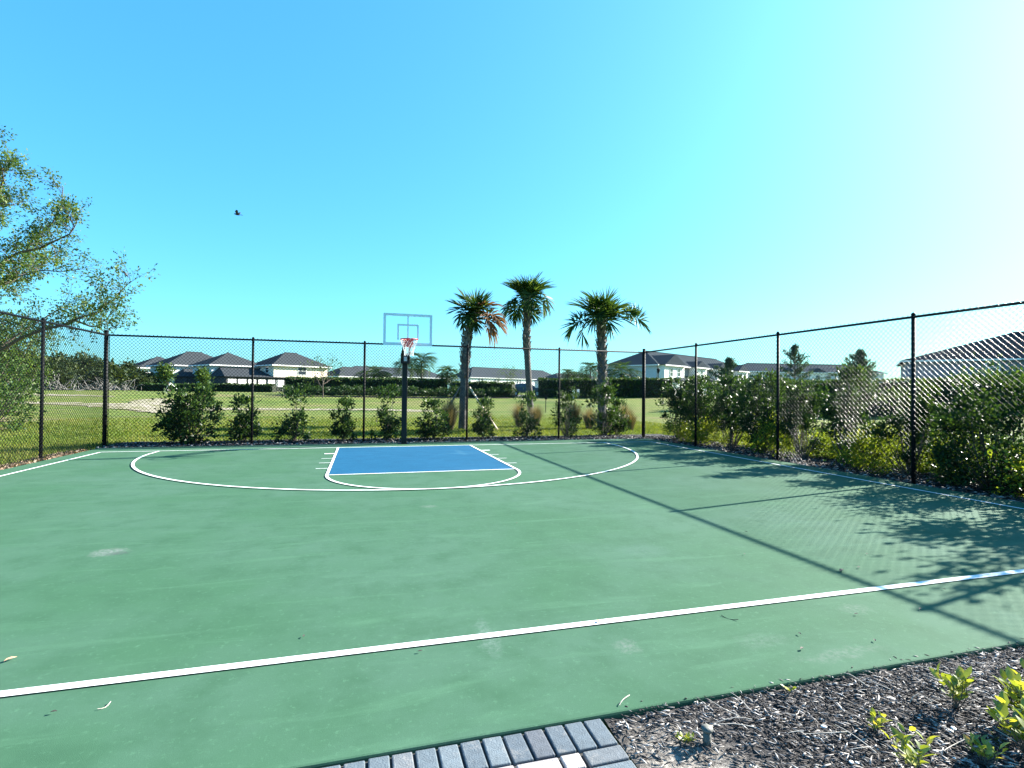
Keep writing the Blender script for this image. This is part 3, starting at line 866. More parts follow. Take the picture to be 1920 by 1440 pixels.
# ------------------------------------------------------------------ palms
def frond_mesh(rng, pet, R, elev, droop, dead=False, nl=38):
    """Costapalmate frond in local XZ, growing out along +X."""
    V = []; Q = []; T = []
    e = elev
    p_ = np.array([0.0, 0, 0]); pts = [p_.copy()]; dirs = []
    ns = 7
    for k in range(ns):
        d = np.array([math.cos(e), 0, math.sin(e)])
        dirs.append(d); p_ = p_ + d * pet / ns; pts.append(p_.copy()); e -= droop * 0.055
    def rib(P_, W_, side, t0):
        b = len(V)
        for q, (a, w) in enumerate(zip(P_, W_)):
            V.append(a - side * w); V.append(a + side * w); T.extend((t0, t0))
        for q in range(len(P_) - 1):
            Q.append((b + 2 * q, b + 2 * q + 1, b + 2 * q + 3, b + 2 * q + 2))
    rib(pts, [0.028 - 0.002 * q for q in range(len(pts))], np.array([0, 1.0, 0]), 0.55)
    rib(pts, [0.014 for q in range(len(pts))], np.array([-math.sin(elev), 0, math.cos(elev)]), 0.5)
    # fan
    costa = []
    c = pts[-1].copy(); ee = e
    for k in range(6):
        costa.append((c.copy(), ee)); ee -= droop * 0.13; c = c + np.array([math.cos(ee), 0, math.sin(ee)]) * R * 0.09
    for k in range(nl):
        a = -1 + 2 * (k + 0.5) / nl
        ang = a * math.radians(128) + rng.normal() * 0.03
        ci = int((1 - abs(a)) * 5.99)
        o, ce = costa[ci]
        ax_ = np.array([math.cos(ce), 0, math.sin(ce)]); up_ = np.array([-math.sin(ce), 0, math.cos(ce)])
        yv = np.array([0, 1.0, 0])
        ln = R * (0.98 - 0.28 * abs(a) ** 1.5) * rng.uniform(0.9, 1.06)
        d = ax_ * math.cos(ang) + yv * math.sin(ang) + up_ * (0.30 * abs(a))
        d /= np.linalg.norm(d)
        side = np.cross(d, up_); side /= np.linalg.norm(side) + 1e-9
        side = side * 0.75 + up_ * (0.5 if k % 2 else -0.5)
        P_ = []; q = o.copy(); dd = d.copy(); m_ = 5
        dr = (0.085 if not dead else 0.4) * droop * rng.uniform(0.6, 1.5)
        for t in range(m_ + 1):
            P_.append(q.copy()); q = q + dd * ln / m_
            if t >= 1:
                dd = dd + np.array([0, 0, -1]) * dr * (t / m_) * 1.4; dd /= np.linalg.norm(dd)
        rib(P_, [0.012, 0.030, 0.033, 0.027, 0.016, 0.003], side, float(np.clip(rng.beta(2, 3) + 0.1, 0, 1)))
    return quad_mesh('frond', np.array(V), np.array(Q), M['palm_dead'] if dead else M['palm_leaf'], np.array(T))

def palm_trunk(spine, rad, root, rng, boots_from, boots_n):
    k = len(spine)
    S = []; Rr = []
    for i in range(60):
        t = i / 59 * (k - 1); a = min(int(t), k - 2); f = t - a
        S.append(tuple(np.array(spine[a]) * (1 - f) + np.array(spine[a + 1]) * f))
        w = rad * (1.0 + 0.05 * math.sin(i * 2.1) + rng.normal() * 0.02) * (1.25 - 0.25 * min(1, i / 8))
        Rr.append(w)
    tr = MB().tube(S, Rr, 14).build('trunk', M['palm_bark'], root, True)
    bt = MB()
    for j in range(boots_n):
        t = boots_from + (1 - boots_from) * j / boots_n
        q = t * (k - 1); a = min(int(q), k - 2); f = q - a
        c = np.array(spine[a]) * (1 - f) + np.array(spine[a + 1]) * f
        an = j * 2.39996
        o_ = np.array([math.cos(an), math.sin(an), 0]); s_ = np.array([-math.sin(an), math.cos(an), 0])
        L = rng.uniform(0.14, 0.30) * (1.0 if t > .55 else 0.7); out = rng.uniform(0.05, 0.14)
        b_ = c + o_ * rad * 0.9; tp = b_ + o_ * out + np.array([0, 0, L])
        w0, w1 = 0.075, rng.uniform(0.02, 0.045)
        bt.poly([b_ - s_ * w0, b_ + s_ * w0, tp + s_ * w1, tp - s_ * w1, b_ - s_ * w0 + o_ * .035, b_ + s_ * w0 + o_ * .035, tp + s_ * w1 + o_ * .02, tp - s_ * w1 + o_ * .02],
                [(0, 3, 2, 1), (4, 5, 6, 7), (0, 1, 5, 4), (1, 2, 6, 5), (2, 3, 7, 6), (3, 0, 4, 7)])
    tag(bt.build('leaf_boots', M['boot'], tr), kind='stuff')

def palm(label, loc, spine, rad, fronds, seed, boots_from=0.15, boots_n=90, scale=1.0):
    rng = np.random.default_rng(seed)
    root = empty('cabbage_palm', loc)
    tag(root, label, 'palm tree', 'cabbage palms beyond the back fence')
    palm_trunk(spine, rad, root, rng, boots_from, boots_n)
    top = np.array(spine[-1])
    for (az, el, pet, R, dr, dead, *roll) in fronds:
        o = add('frond', frond_mesh(rng, pet * scale, R * scale, math.radians(el), dr, dead), root)
        o.location = tuple(top + np.array([0, 0, rng.uniform(-0.40, 0.08)]))
        o.rotation_euler = ((math.radians(roll[0]) if roll else 0) + rng.normal() * 0.15, 0, math.radians(az))
    return root
def crown(rng, n_in, n_out, pet, R, el_out=(-15, 40)):
    f = []
    for k in range(n_in):
        az = (k * 137.5 + rng.uniform(-12, 12)) % 360
        el = 88 - 38 * (k / (n_in - 1)) + rng.uniform(-5, 5)
        f.append((az, el, pet * .5 * rng.uniform(0.7, 1.2), R * rng.uniform(0.85, 1.08), 0.7 + rng.uniform(-.2, .3), False))
    for k in range(n_out):
        az = (k * 360 / n_out + 40 + rng.uniform(-14, 14)) % 360
        el = rng.uniform(*el_out)
        f.append((az, el, pet * rng.uniform(0.85, 1.15), R * rng.uniform(0.8, 1.0), 1.4 + rng.uniform(-.2, .4), False))
    return f
r_ = np.random.default_rng(3)
# view right is about azimuth -16 degrees here
f1 = [(150, 84, .35, .85, .5, False), (30, 86, .35, .85, .5, False), (-80, 78, .4, .85, .6, False), (170, 68, .45, .8, .8, False), (110, 72, .45, .8, .8, False), (-40, 80, .4, .8, .6, False),
      (200, 48, .45, .75, 1.2, False), (-60, 52, .45, .75, 1.2, False), (190, 20, .4, .65, 1.6, False), (-120, 35, .4, .7, 1.4, False), (-16, 45, .65, .8, 1.2, True), (-30, 28, .75, .85, 1.3, True), (0, 26, .75, .8, 1.2, True),
      (-10, 5, .7, .8, 1.5, True), (-45, 8, .6, .8, 1.5, True), (20, 10, .6, .8, 1.4, True), (-25, 60, .5, .75, 1.0, True), (215, 0, .35, .6, 1.8, False), (-100, 5, .4, .65, 1.6, False), (160, 5, .35, .6, 1.6, False)]
palm('palm with a shaggy dark trunk and a lopsided crown of green and dead brown fronds', (2.87, 6.9, -0.04),
     [(0, 0, -0.1), (0.02, 0, 1.4), (0.07, 0, 2.8), (0.16, -0.02, 3.9), (0.42, -0.06, 4.95)], 0.158, f1, 7, 0.38, 105)
f2 = crown(r_, 15, 12, .75, .95, (-28, 35))
palm('slender palm with a smooth leaning trunk and a full round green crown', (7.05, 10.4, -0.04),
     [(0.05, 0, -0.1), (-0.07, 0.02, 1.5), (-0.18, 0.03, 3.0), (-0.27, 0.03, 4.4), (-0.26, 0, 6.55)], 0.16, f2, 8, 0.62, 70, 1.0)
f3 = crown(r_, 14, 0, .85, 1.05) + [(-18, 24, 1.45, 1.0, 1.3, False, 50), (160, 14, 1.05, .95, 1.5, False, -45), (182, 26, .95, 1.0, 1.4, False, -30), (140, -2, .95, .9, 1.7, False, -40), (-5, 50, 1.25, .5, .5, False, 70),
      (-90, 15, .6, .85, 1.6, False), (-140, 20, .6, .85, 1.6, False), (60, 25, .7, .9, 1.5, False), (-60, 42, .7, .95, 1.2, False), (-120, 48, .6, .9, 1.2, False)]
palm('stout palm with a rough booted trunk and one frond stretched out to the side', (9.22, 6.66, -0.04),
     [(0.0, 0, -0.1), (0.02, 0, 1.5), (0.0, 0, 3.0), (-0.04, 0, 4.2), (-0.03, 0, 5.05)], 0.195, f3, 9, 0.18, 120)
# timber braces of the shaggy palm
brx, bry = 2.94, 6.9
for i, (dx, dy, lab) in enumerate([(1.35, -0.5, 'pale timber brace propped against the shaggy palm trunk, on the stout palm side'), (-1.25, -0.3, 'dark timber brace propped against the shaggy palm trunk, on the hoop side')]):
    b = MB().tube([(brx + dx, bry + dy, -0.06), (brx + (0.2 if dx > 0 else -.2), bry - .06, 1.75)], 0.042, 4)
    tag(b.build('timber_brace', M['lumber'] if i == 0 else M['bark']), lab, 'brace')

# straw-coloured clump grasses by the palms
def clump_grass(seed, h, n_):
    rng = np.random.default_rng(seed)
    a = rng.uniform(0, 6.283, n_); lean = rng.beta(1.5, 2, n_) * 0.9
    o_ = np.stack([np.cos(a), np.sin(a), np.zeros(n_)], 1); s_ = np.stack([-np.sin(a), np.cos(a), np.zeros(n_)], 1)
    hh = (h * rng.uniform(.55, 1.1, n_))[:, None]; ln = lean[:, None]
    b = o_ * rng.uniform(0, .12, n_)[:, None]
    p1 = b + o_ * ln * hh * .35 + np.array([0, 0, 1]) * hh * .6
    p2 = b + o_ * ln * hh * .85 + np.array([0, 0, 1]) * hh * (1 - .35 * ln)
    w = 0.006
    V = np.stack([b - s_ * w, b + s_ * w, p1 + s_ * w, p1 - s_ * w, p2 + s_ * .002, p2 - s_ * .002], 1).reshape(-1, 3)
    k = np.arange(n_)[:, None] * 6
    Q = np.concatenate([k + np.array([[0, 1, 2, 3]]), k + np.array([[3, 2, 4, 5]])], 0)
    return quad_mesh('clump_grass', V, Q, M['straw'], np.repeat(rng.random(n_), 6))
cg = [clump_grass(51, 1.15, 700), clump_grass(52, 1.0, 600)]
for i, (x, y, s) in enumerate([(2.2, 6.2, 1.15), (3.6, 6.0, .95), (5.6, 7.6, 1.0), (6.6, 8.2, 1.05), (7.8, 6.6, 1.1), (8.3, 6.0, 1.0), (10.2, 6.4, 1.0), (9.9, 5.2, .85)]):
    o = add('clump_grass', cg[i % 2], None, (x, y, -0.05)); o.rotation_euler[2] = i * 1.1; o.scale = (s, s, s)
    tag(o, 'straw-coloured clump of tall grass at the foot of the three palms', 'grass clump', 'straw grass clumps below the palms')

# ------------------------------------------------------------------ trees
def tree_skeleton(rng, p0, d0, L0, r0, levels, spread, up, tubes, tips, kids=(3, 4), first_clear=0.35, min_len=0.25):
    def grow(p, d, L, r, lev):
        segs = 4
        pts = [np.array(p)]; rs = [r]
        for k in range(segs):
            d = d + rng.normal(size=3) * 0.13 + np.array([0, 0, up * (0.5 if lev else 0.0)])
            d = d / np.linalg.norm(d)
            pts.append(pts[-1] + d * L / segs); rs.append(r * (1 - 0.45 * (k + 1) / segs))
        tubes.append((pts, rs, lev))
        if lev >= levels:
            tips.append((pts[-1], d, L)); tips.append((pts[2], d, L)); return
        nk = rng.integers(kids[0], kids[1] + 1)
        for j in range(nk):
            t = first_clear + (1 - first_clear) * (j + rng.random() * 0.8) / nk if lev == 0 else 0.3 + 0.7 * (j + rng.random()) / nk
            q = min(t, 1.0) * segs; a = min(int(q), segs - 1); f = q - a
            b = pts[a] * (1 - f) + pts[a + 1] * f
            az = j * 2.4 + rng.uniform(0, 1.5)
            perp = np.cross(d, [math.cos(az), math.sin(az), 0.3]); perp /= np.linalg.norm(perp) + 1e-9
            nd = d * math.cos(spread) + perp * math.sin(spread) * rng.uniform(0.8, 1.2); nd /= np.linalg.norm(nd)
            grow(b, nd, max(min_len, L * rng.uniform(0.58, 0.8)), rs[a] * 0.6, lev + 1)
        grow(pts[-1], d, max(min_len, L * 0.66), rs[-1] * 0.9, lev + 1)
    grow(np.array(p0, float), np.array(d0, float), L0, r0, 0)

def tree_meshes(seed, L0, r0, levels, spread, up, per_tip, leaf, material, bark, clump, kids=(3, 4), aspect=.5, clear=.35, extra=None):
    rng = np.random.default_rng(seed)
    tubes, tips = [], []
    tree_skeleton(rng, (0, 0, -0.2), (0.02, 0, 1), L0, r0, levels, spread, up, tubes, tips, kids, clear)
    if extra:
        extra(rng, tubes, tips)
    tb = MB()
    for pts, rs, lev in tubes:
        tb.tube(pts, rs, 8 if lev == 0 else (6 if lev == 1 else 4), False)
    P_ = np.array([t[0] for t in tips]); Dd = np.array([t[1] for t in tips])
    w = np.repeat(np.arange(len(P_)), per_tip)
    keep = rng.random(len(P_))[w] > 0.12
    w = w[keep]
    off = rng.normal(size=(len(w), 3)) * clump
    C = P_[w] + off
    D = Dd[w] * 0.5 + off / clump * 0.5 + rng.normal(size=(len(w), 3)) * 0.6
    tone = np.clip(rng.beta(2, 2.4, len(w)) + (rng.random(len(P_))[w] - 0.5) * 0.5, 0, 1)
    V, Q, T = leaf_cards(rng, C, D, leaf, aspect, 0.4, 0.2, tone)
    tm = bpy.data.meshes.new('trunk'); tm.from_pydata(tb.v, [], tb.f); tm.materials.append(bark)
    tm.polygons.foreach_set('use_smooth', np.ones(len(tm.polygons), bool)); tm.update()
    return tm, quad_mesh('crown', V, Q, material, T)

def tree(name, loc, rz, meshes, label, group=None, scale=1.0, cat='tree'):
    root = empty(name, loc, rz); root.scale = (scale,) * 3 if isinstance(scale, (int, float)) else scale
    tag(root, label, cat, group)
    add('trunk', meshes[0], root); add('crown', meshes[1], root)
    return root

# the big sparse tree past the side fence: its limbs reach out over the field
def limbed_oak(seed):
    rng = np.random.default_rng(seed)
    tubes, tips = [], []
    limbs = [[(0, 0, 3.5), (1.5, .3, 5.8), (3.2, .2, 7.7), (5.1, -.2, 8.3), (6.5, -.3, 8.9), (7.0, -.3, 9.4)],
             [(4.4, 0, 8.1), (5.0, .2, 9.2), (5.6, .3, 10.2), (5.7, .4, 11.3)],
             [(0, 0, 3.2), (1.6, -.5, 5.2), (3.3, -.6, 6.3), (3.9, -.6, 6.5), (5.4, -.7, 6.9)],
             [(0, 0, 2.2), (2.5, .8, 3.6), (4.5, .9, 4.6), (6.1, .8, 4.9), (7.4, .6, 5.3), (8.2, .5, 5.9), (9.0, .5, 6.8)],
             [(0, 0, 4.0), (1.0, .4, 7.5), (2.0, .5, 10.0), (2.8, .3, 11.6), (3.2, .2, 12.6)],
             [(0, 0, 2.5), (2, -.8, 3.2), (3.2, -.9, 3.9), (4.9, -1, 4.3)],
             [(2.0, .5, 10), (3.0, 0, 10.4), (4.0, -.2, 10.2)], [(3.2, .2, 7.7), (4.2, 1.2, 7.4), (5.6, 1.6, 7.6)],
             [(1.5, .3, 5.8), (2.8, 1.6, 7.4), (4.0, 2.6, 9.0)], [(1.6, -.5, 5.2), (3.0, -1.8, 7.0), (4.0, -2.4, 8.6)],
             [(6.1, .8, 4.9), (7.2, 1.0, 4.6), (7.8, 1.1, 4.2)], [(2.5, .8, 3.6), (3.8, 2.0, 5.2), (5.2, 2.6, 6.0)]]
    for k in range(9):                                   # the side that faces away
        a = rng.uniform(1.9, 4.4); R_ = rng.uniform(5, 8); h = rng.uniform(6, 12.5)
        limbs.append([(0, 0, 3 + .15 * k), (math.cos(a) * R_ * .35, math.sin(a) * R_ * .35, 3.5 + h * .35), (math.cos(a) * R_ * .7, math.sin(a) * R_ * .7, h * .85), (math.cos(a) * R_, math.sin(a) * R_, h)])
    tubes.append(([np.array((0, 0, -.2)), np.array((.05, 0, 1.5)), np.array((0, .05, 3.0)), np.array((0, 0, 4.6))], [.46, .38, .33, .22], 0))
    for li in limbs:
        P_ = [np.array(q, float) for q in li]
        L = sum(np.linalg.norm(P_[q + 1] - P_[q]) for q in range(len(P_) - 1))
        r0 = .092 if P_[0][0] == 0 else .045
        fine = []
        for q in range(len(P_) - 1):
            for t in (0, .5):
                fine.append(P_[q] * (1 - t) + P_[q + 1] * t + (rng.normal(size=3) * .10 if q + t > 0 else 0))
        fine.append(P_[-1])
        rs = [r0 * (1 - .93 * q / (len(fine) - 1)) + .008 for q in range(len(fine))]
        tubes.append((fine, rs, 1))
        n_tw = int(L * 4.6)
        for k in range(n_tw):
            t = (.28 if r0 > .09 else .1) + (.72 if r0 > .09 else .9) * (k + rng.random()) / n_tw
            q = min(t, .999) * (len(fine) - 1); a = int(q); f = q - a
            b = fine[a] * (1 - f) + fine[a + 1] * f
            d = fine[a + 1] - fine[a]; d = d / np.linalg.norm(d)
            sub, stp = [], []
            nd = d * .5 + rng.normal(size=3) * .6 + np.array([0, 0, .25]); nd /= np.linalg.norm(nd)
            tree_skeleton(rng, b, nd, rng.uniform(.5, 1.0), .014, 1, .7, .05, sub, stp, (2, 3), .2, .3)
            tubes += [(p_, r__, 2) for p_, r__, _ in sub]; tips += stp
    tb = MB()
    for pts, rs, lev in tubes:
        tb.tube(pts, rs, 9 if lev == 0 else (6 if lev == 1 else 3), False)
    P_ = np.array([t[0] for t in tips]); Dd = np.array([t[1] for t in tips])
    full = np.clip(rng.beta(1.6, 1.2, len(P_)) + .25 * (P_[:, 0] < 4.2), .1, 1)
    w = np.repeat(np.arange(len(P_)), (full * 16).astype(int))
    off = rng.normal(size=(len(w), 3)) * .11
    D = Dd[w] * .6 + off / .11 * .5 + rng.normal(size=(len(w), 3)) * .5
    tone = np.clip(rng.beta(2, 2.4, len(w)) + (rng.random(len(P_))[w] - .5) * .6, 0, 1)
    V, Q, T = leaf_cards(rng, P_[w] + off, D, .125, .5, .4, .2, tone)
    tm = bpy.data.meshes.new('trunk'); tm.from_pydata(tb.v, [], tb.f); tm.materials.append(M['bark']); tm.update()
    return tm, quad_mesh('crown', V, Q, M['oak_leaf'], T)
tree('oak_tree', (-20.89, 16.24, -0.05), math.radians(-15.85), limbed_oak(63), 'big sparse oak with thin limbs reaching over the side fence')
low_oak = tree_meshes(66, 2.4, 0.16, 4, 0.75, 0.04, 16, 0.13, M['oak_leaf'], M['bark'], 0.20, (3, 4), 0.5, 0.2)
tree('oak_tree', (-20.6, 19.5, -0.05), 1.0, low_oak, 'smaller leafy oak standing under the big sparse oak past the side fence', None, 1.05)

wood_v = [tree_meshes(71, 2.2, 0.22, 3, 0.8, 0.03, 26, 0.52, M['wood_leaf'], M['bark'], 0.55, (4, 5), .6, .3),
          tree_meshes(72, 2.6, 0.24, 3, 0.75, 0.05, 24, 0.52, M['wood_leaf'], M['bark'], 0.6, (3, 4), .6, .35),
          tree_meshes(73, 1.7, 0.18, 3, 0.9, 0.02, 28, 0.48, M['wood_leaf'], M['bark'], 0.5, (4, 5), .6, .25)]
GW = 'woodland trees at the far edge of the field'
woods = [(-52.5, 78, 0, 1.1), (-56, 70, 1, 1.1), (-50.5, 84, 2, 1.3), (-49.0, 88, 1, .95), (-47.5, 92, 0, .98), (-46.0, 96, 2, 1.25), (-55, 92, 0, 1.1),
         (-60, 80, 1, 1.1), (-44.4, 101, 2, 0.95), (-42.0, 104, 2, 0.85), (-46.5, 82, 2, .9), (-43.5, 88, 2, .8), (-63, 66, 0, 1.1), (-58, 60, 2, 1.1), (-40.5, 98, 2, .62), (-52, 104, 1, 1.1), (-47, 108, 0, 1.0)]
for i, (x, y, k, s) in enumerate(woods):
    tree('woodland_tree', (x, y, hzf(x, y)), i * 1.7, wood_v[k], 'dense green woodland tree at the far field edge, %s along from the white houses' % ORD[sorted(woods, key=lambda q: -q[0]).index((x, y, k, s))], GW, s)

# bleached dead branches lying in front of the woods
for i, (x, y, s) in enumerate([(-41.5, 72, 1.0), (-38.6, 76, .9), (-45.0, 69, 1.1), (-37.2, 80, .7)]):
    rng = np.random.default_rng(80 + i)
    tb = MB()
    for k in range(34):
        a = rng.uniform(0, 6.28); e = rng.uniform(0.0, 1.0); L = rng.uniform(1.4, 3.6) * s
        p0 = np.array([rng.normal() * 1.2, rng.normal() * .5, 0.1])
        p1 = p0 + np.array([math.cos(a) * math.cos(e), math.sin(a) * math.cos(e) * .5, math.sin(e)]) * L
        tb.tube(curve_pts(p0, p1, 0.35, rng, 5), [.06, .05, .04, .03, .015], 4, False)
    o = tb.build('dead_brush', M['dead_wood'], None, False, (x, y, hzf(x, y)))
    tag(o, 'tangle of bleached grey dead branches at the foot of the woodland', 'dead branches', 'dead brush along the woodland edge')

# weedy bush past the side fence, under the oak
weed_v = variant(91, 2.6, 1.5, 2600, 0.16, M['oak_leaf'], 'round', 60, low=.03)
shrub('weedy_bush', (-14.6, 8.6, -0.05), 0, weed_v, 'tall weedy bush past the side fence beneath the big oak', 'bush', None, (1, 1, .95))
shrub('weedy_bush', (-16.4, 11.8, -0.05), 1.2, weed_v, 'weedy bush farther out in the field behind the tall one', 'bush', None, (.9, .9, .75))

# young trees, pines and small palms in the distance
young = tree_meshes(101, 1.5, 0.05, 2, 0.6, 0.1, 26, 0.28, M['oak_leaf'], M['bark'], 0.26, (4, 5), .55, .5)
for (x, y, s, lab) in [(-20.4, 60.8, 1.05, 'bright young tree standing before the lanai of the grey-roofed houses'), (-26.4, 66.6, 1.25, 'young dark tree held by a white tripod of stakes')]:
    tree('young_tree', (x, y, hzf(x, y)), x, young, lab, 'young trees before the houses', s)
tp = MB()
for k in range(3):
    a = k * 2.094 + 0.5
    tp.tube([(math.cos(a) * 1.1, math.sin(a) * 1.1, 0), (math.cos(a) * .05, math.sin(a) * .05, 1.15)], 0.04, 4)
tag(tp.build('tree_stakes', M['white_wood'], None, False, (-26.2, 65.9, hzf(-26.2, 65.9))), 'white tripod stakes round the young dark tree', 'stakes')
bare = tree_meshes(102, 2.1, 0.045, 3, 0.55, 0.12, 3, 0.16, M['oak_leaf'], M['bark'], 0.12, (3, 4), .5, .4)
tree('slender_tree', (-5.3, 44.0, hzf(-5.3, 44)), 0, bare, 'slender nearly bare tree in front of the cream house wall', None, 1.15)
tree('slender_tree', (21.5, 62.0, hzf(21.5, 62)), 2, bare, 'slender nearly bare tree in front of the long white townhouse', None, 1.1)

def pine_meshes(seed, h):
    rng = np.random.default_rng(seed)
    tb = MB().tube([(0, 0, -.1), (0.03, 0, h * .5), (0, 0, h)], [.10, .06, .02], 7)
    C, D = [], []
    z = h * 0.22
    while z < h * 1.0:
        t = (z - h * .22) / (h * .78)
        for k in range(4):
            a = rng.uniform(0, 6.28); L = (1.0 - t) ** 0.9 * h * .56 * rng.uniform(.35, 1.25) + .10
            e = 0.15 + 0.9 * t
            d = np.array([math.cos(a) * math.cos(e), math.sin(a) * math.cos(e), math.sin(e)])
            tb.tube([(0, 0, z), tuple(np.array([0, 0, z]) + d * L)], [.025, .008], 4, False)
            for q in range(44):
                u_ = rng.uniform(.35, 1.05)
                C.append(np.array([0, 0, z]) + d * L * u_ + rng.normal(size=3) * .09); D.append(d * .7 + rng.normal(size=3) * .5 + np.array([0, 0, .6]))
        z += h * .055
    V, Q, T = leaf_cards(rng, np.array(C), np.array(D), 0.30, .24, .3, .1)
    tm = bpy.data.meshes.new('trunk'); tm.from_pydata(tb.v, [], tb.f); tm.materials.append(M['bark']); tm.update()
    return tm, quad_mesh('crown', V, Q, M['pine_leaf'], T)
pm = pine_meshes(111, 5.4)
pm2 = pine_meshes(112, 3.6)
tree('pine_tree', (38.16, 25.5, hzf(38, 25.5)), 0, pm, 'tallest young pine behind the shrub row before the long grey townhouse', 'young pines', 0.98)
tree('pine_tree', (28.75, 22.95, hzf(28.7, 23)), 1, pm2, 'short young pine in front of the townhouse with taupe bays', 'young pines', 1.12)
tree('pine_tree', (42.28, 22.2, hzf(42, 22)), 2, pm2, 'round-topped young pine between the long grey townhouse and the dark house', 'young pines', 1.28)

def small_palm_meshes(seed, h, R, n_):
    rng = np.random.default_rng(seed)
    tb = MB().tube([(0, 0, -.1), (0.05, 0, h * .5), (0, 0, h)], [.16, .13, .13], 8)
    Vs, Qs, Ts = [], [], []; cnt = 0
    for k in range(n_):
        me = frond_mesh(rng, R * .6, R * .75, math.radians(rng.uniform(-35, 80)), 1.1, False, 24)
        nv = len(me.vertices); a = np.empty(nv * 3, np.float32); me.vertices.foreach_get('co', a); a = a.reshape(-1, 3)
        t_ = np.empty(nv, np.float32); me.attributes['tone'].data.foreach_get('value', t_)
        lp = np.empty(len(me.loops), np.int32); me.loops.foreach_get('vertex_index', lp)
        az = k * 2.4; ca, sa = math.cos(az), math.sin(az)
        Vs.append(np.stack([a[:, 0] * ca - a[:, 1] * sa, a[:, 0] * sa + a[:, 1] * ca, a[:, 2] + h], 1)); Ts.append(t_)
        Qs.append(lp.reshape(-1, 4) + cnt); cnt += nv
        bpy.data.meshes.remove(me)
    tm = bpy.data.meshes.new('trunk'); tm.from_pydata(tb.v, [], tb.f); tm.materials.append(M['palm_bark']); tm.update()
    return tm, quad_mesh('crown', np.concatenate(Vs), np.concatenate(Qs), M['palm_leaf'], np.concatenate(Ts))
sp_tall = small_palm_meshes(121, 4.4, 1.7, 34)
sp_low = small_palm_meshes(122, 2.2, 1.7, 32)
sp_slim = small_palm_meshes(123, 3.2, 1.3, 34)
GP = 'small palms among the far hedges'
for (x, y, vr, s, lab) in [
    (0.2, 60.0, sp_low, 1.1, 'bushy palm clump above the far hedge next to the cream house'),
    (2.2, 61.0, sp_low, .85, 'lower bushy palm next to the bushy palm clump'),
    (6.49, 57.3, sp_tall, 0.98, 'tallest far palm just beside the basketball pole'),
    (4.6, 60.0, sp_tall, .85, 'far palm half hidden behind the basketball net'),
    (8.93, 50.4, sp_slim, .88, 'slim pale-trunked palm in front of the far hedge'),
    (32.5, 68.7, sp_tall, .75, 'far twin palm next to the end of the long white townhouse'),
    (35.0, 70.0, sp_low, 1.2, 'bushier of the far palms between the two townhouses'),
    (32.0, 58.4, sp_tall, .86, 'far palm just beside the stout palm trunk'),
    (34.2, 52.6, sp_low, 1.35, 'leafy palm in the shade of the blue-grey townhouse end wall'),
    (14.5, 51.0, sp_low, .55, 'low palm at the end of the far hedge near the parked car')]:
    tree('small_palm', (x, y, hzf(x, y)), x, vr, lab, GP, s, 'palm tree')

# ------------------------------------------------------------------ hedges
def hedge(label, x0, y0, x1, y1, h, w, seed, dens, leaf, z=None, group='clipped hedges'):
    rng = np.random.default_rng(seed)
    L = math.hypot(x1 - x0, y1 - y0)
    root = empty('hedge', (x0, y0, 0), math.atan2(y1 - y0, x1 - x0))
    tag(root, label, 'hedge', group)
    ca, sa = (x1 - x0) / L, (y1 - y0) / L
    nseg = max(2, int(L / 2))
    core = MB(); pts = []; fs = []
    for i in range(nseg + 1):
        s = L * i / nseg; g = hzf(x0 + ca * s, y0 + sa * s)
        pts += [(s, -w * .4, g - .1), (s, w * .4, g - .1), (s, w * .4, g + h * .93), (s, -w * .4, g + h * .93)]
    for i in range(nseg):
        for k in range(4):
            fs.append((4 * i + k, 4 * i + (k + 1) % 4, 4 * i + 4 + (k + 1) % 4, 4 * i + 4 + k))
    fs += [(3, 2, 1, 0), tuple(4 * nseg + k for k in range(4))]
    core.poly(pts, fs).build('branches', M['hedge_core'], root)  # solid dark box filling the hedge behind the leaf cards
    n_ = int(dens * L * (2 * h + w))
    u_ = rng.uniform(0, L, n_); f = rng.random(n_)
    top = f < w / (2 * h + w)
    side = np.where(rng.random(n_) < 0.75, -1, 1)
    yy = np.where(top, rng.uniform(-w / 2, w / 2, n_), side * w / 2 + rng.normal(size=n_) * .06)
    zz = np.where(top, h + rng.normal(size=n_) * .05 + .04 * np.sin(u_ * 1.7), rng.uniform(0.0, 1.0, n_) * h)
    g = hz(x0 + ca * u_, y0 + sa * u_)
    C = np.stack([u_, yy, zz + g], 1)
    D = np.stack([rng.normal(size=n_) * .6, np.where(top, rng.normal(size=n_) * .5, side * .8), np.where(top, 1.0, .5) + rng.normal(size=n_) * .4], 1)
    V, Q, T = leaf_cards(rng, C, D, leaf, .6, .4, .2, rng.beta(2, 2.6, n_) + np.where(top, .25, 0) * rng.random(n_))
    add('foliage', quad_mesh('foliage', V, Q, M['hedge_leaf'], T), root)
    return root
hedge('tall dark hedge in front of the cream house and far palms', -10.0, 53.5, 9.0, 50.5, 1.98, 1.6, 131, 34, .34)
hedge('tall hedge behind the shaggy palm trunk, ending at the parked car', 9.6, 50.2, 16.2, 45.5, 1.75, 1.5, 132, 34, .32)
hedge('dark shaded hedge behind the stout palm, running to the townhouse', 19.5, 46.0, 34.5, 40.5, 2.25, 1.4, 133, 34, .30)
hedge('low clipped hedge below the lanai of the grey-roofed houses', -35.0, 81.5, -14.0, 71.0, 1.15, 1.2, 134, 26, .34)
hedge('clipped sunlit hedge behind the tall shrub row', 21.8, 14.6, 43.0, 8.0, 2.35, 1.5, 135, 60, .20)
hs = variant(141, 1.15, 0.95, 420, 0.26, M['hedge_leaf'], 'round', 24)
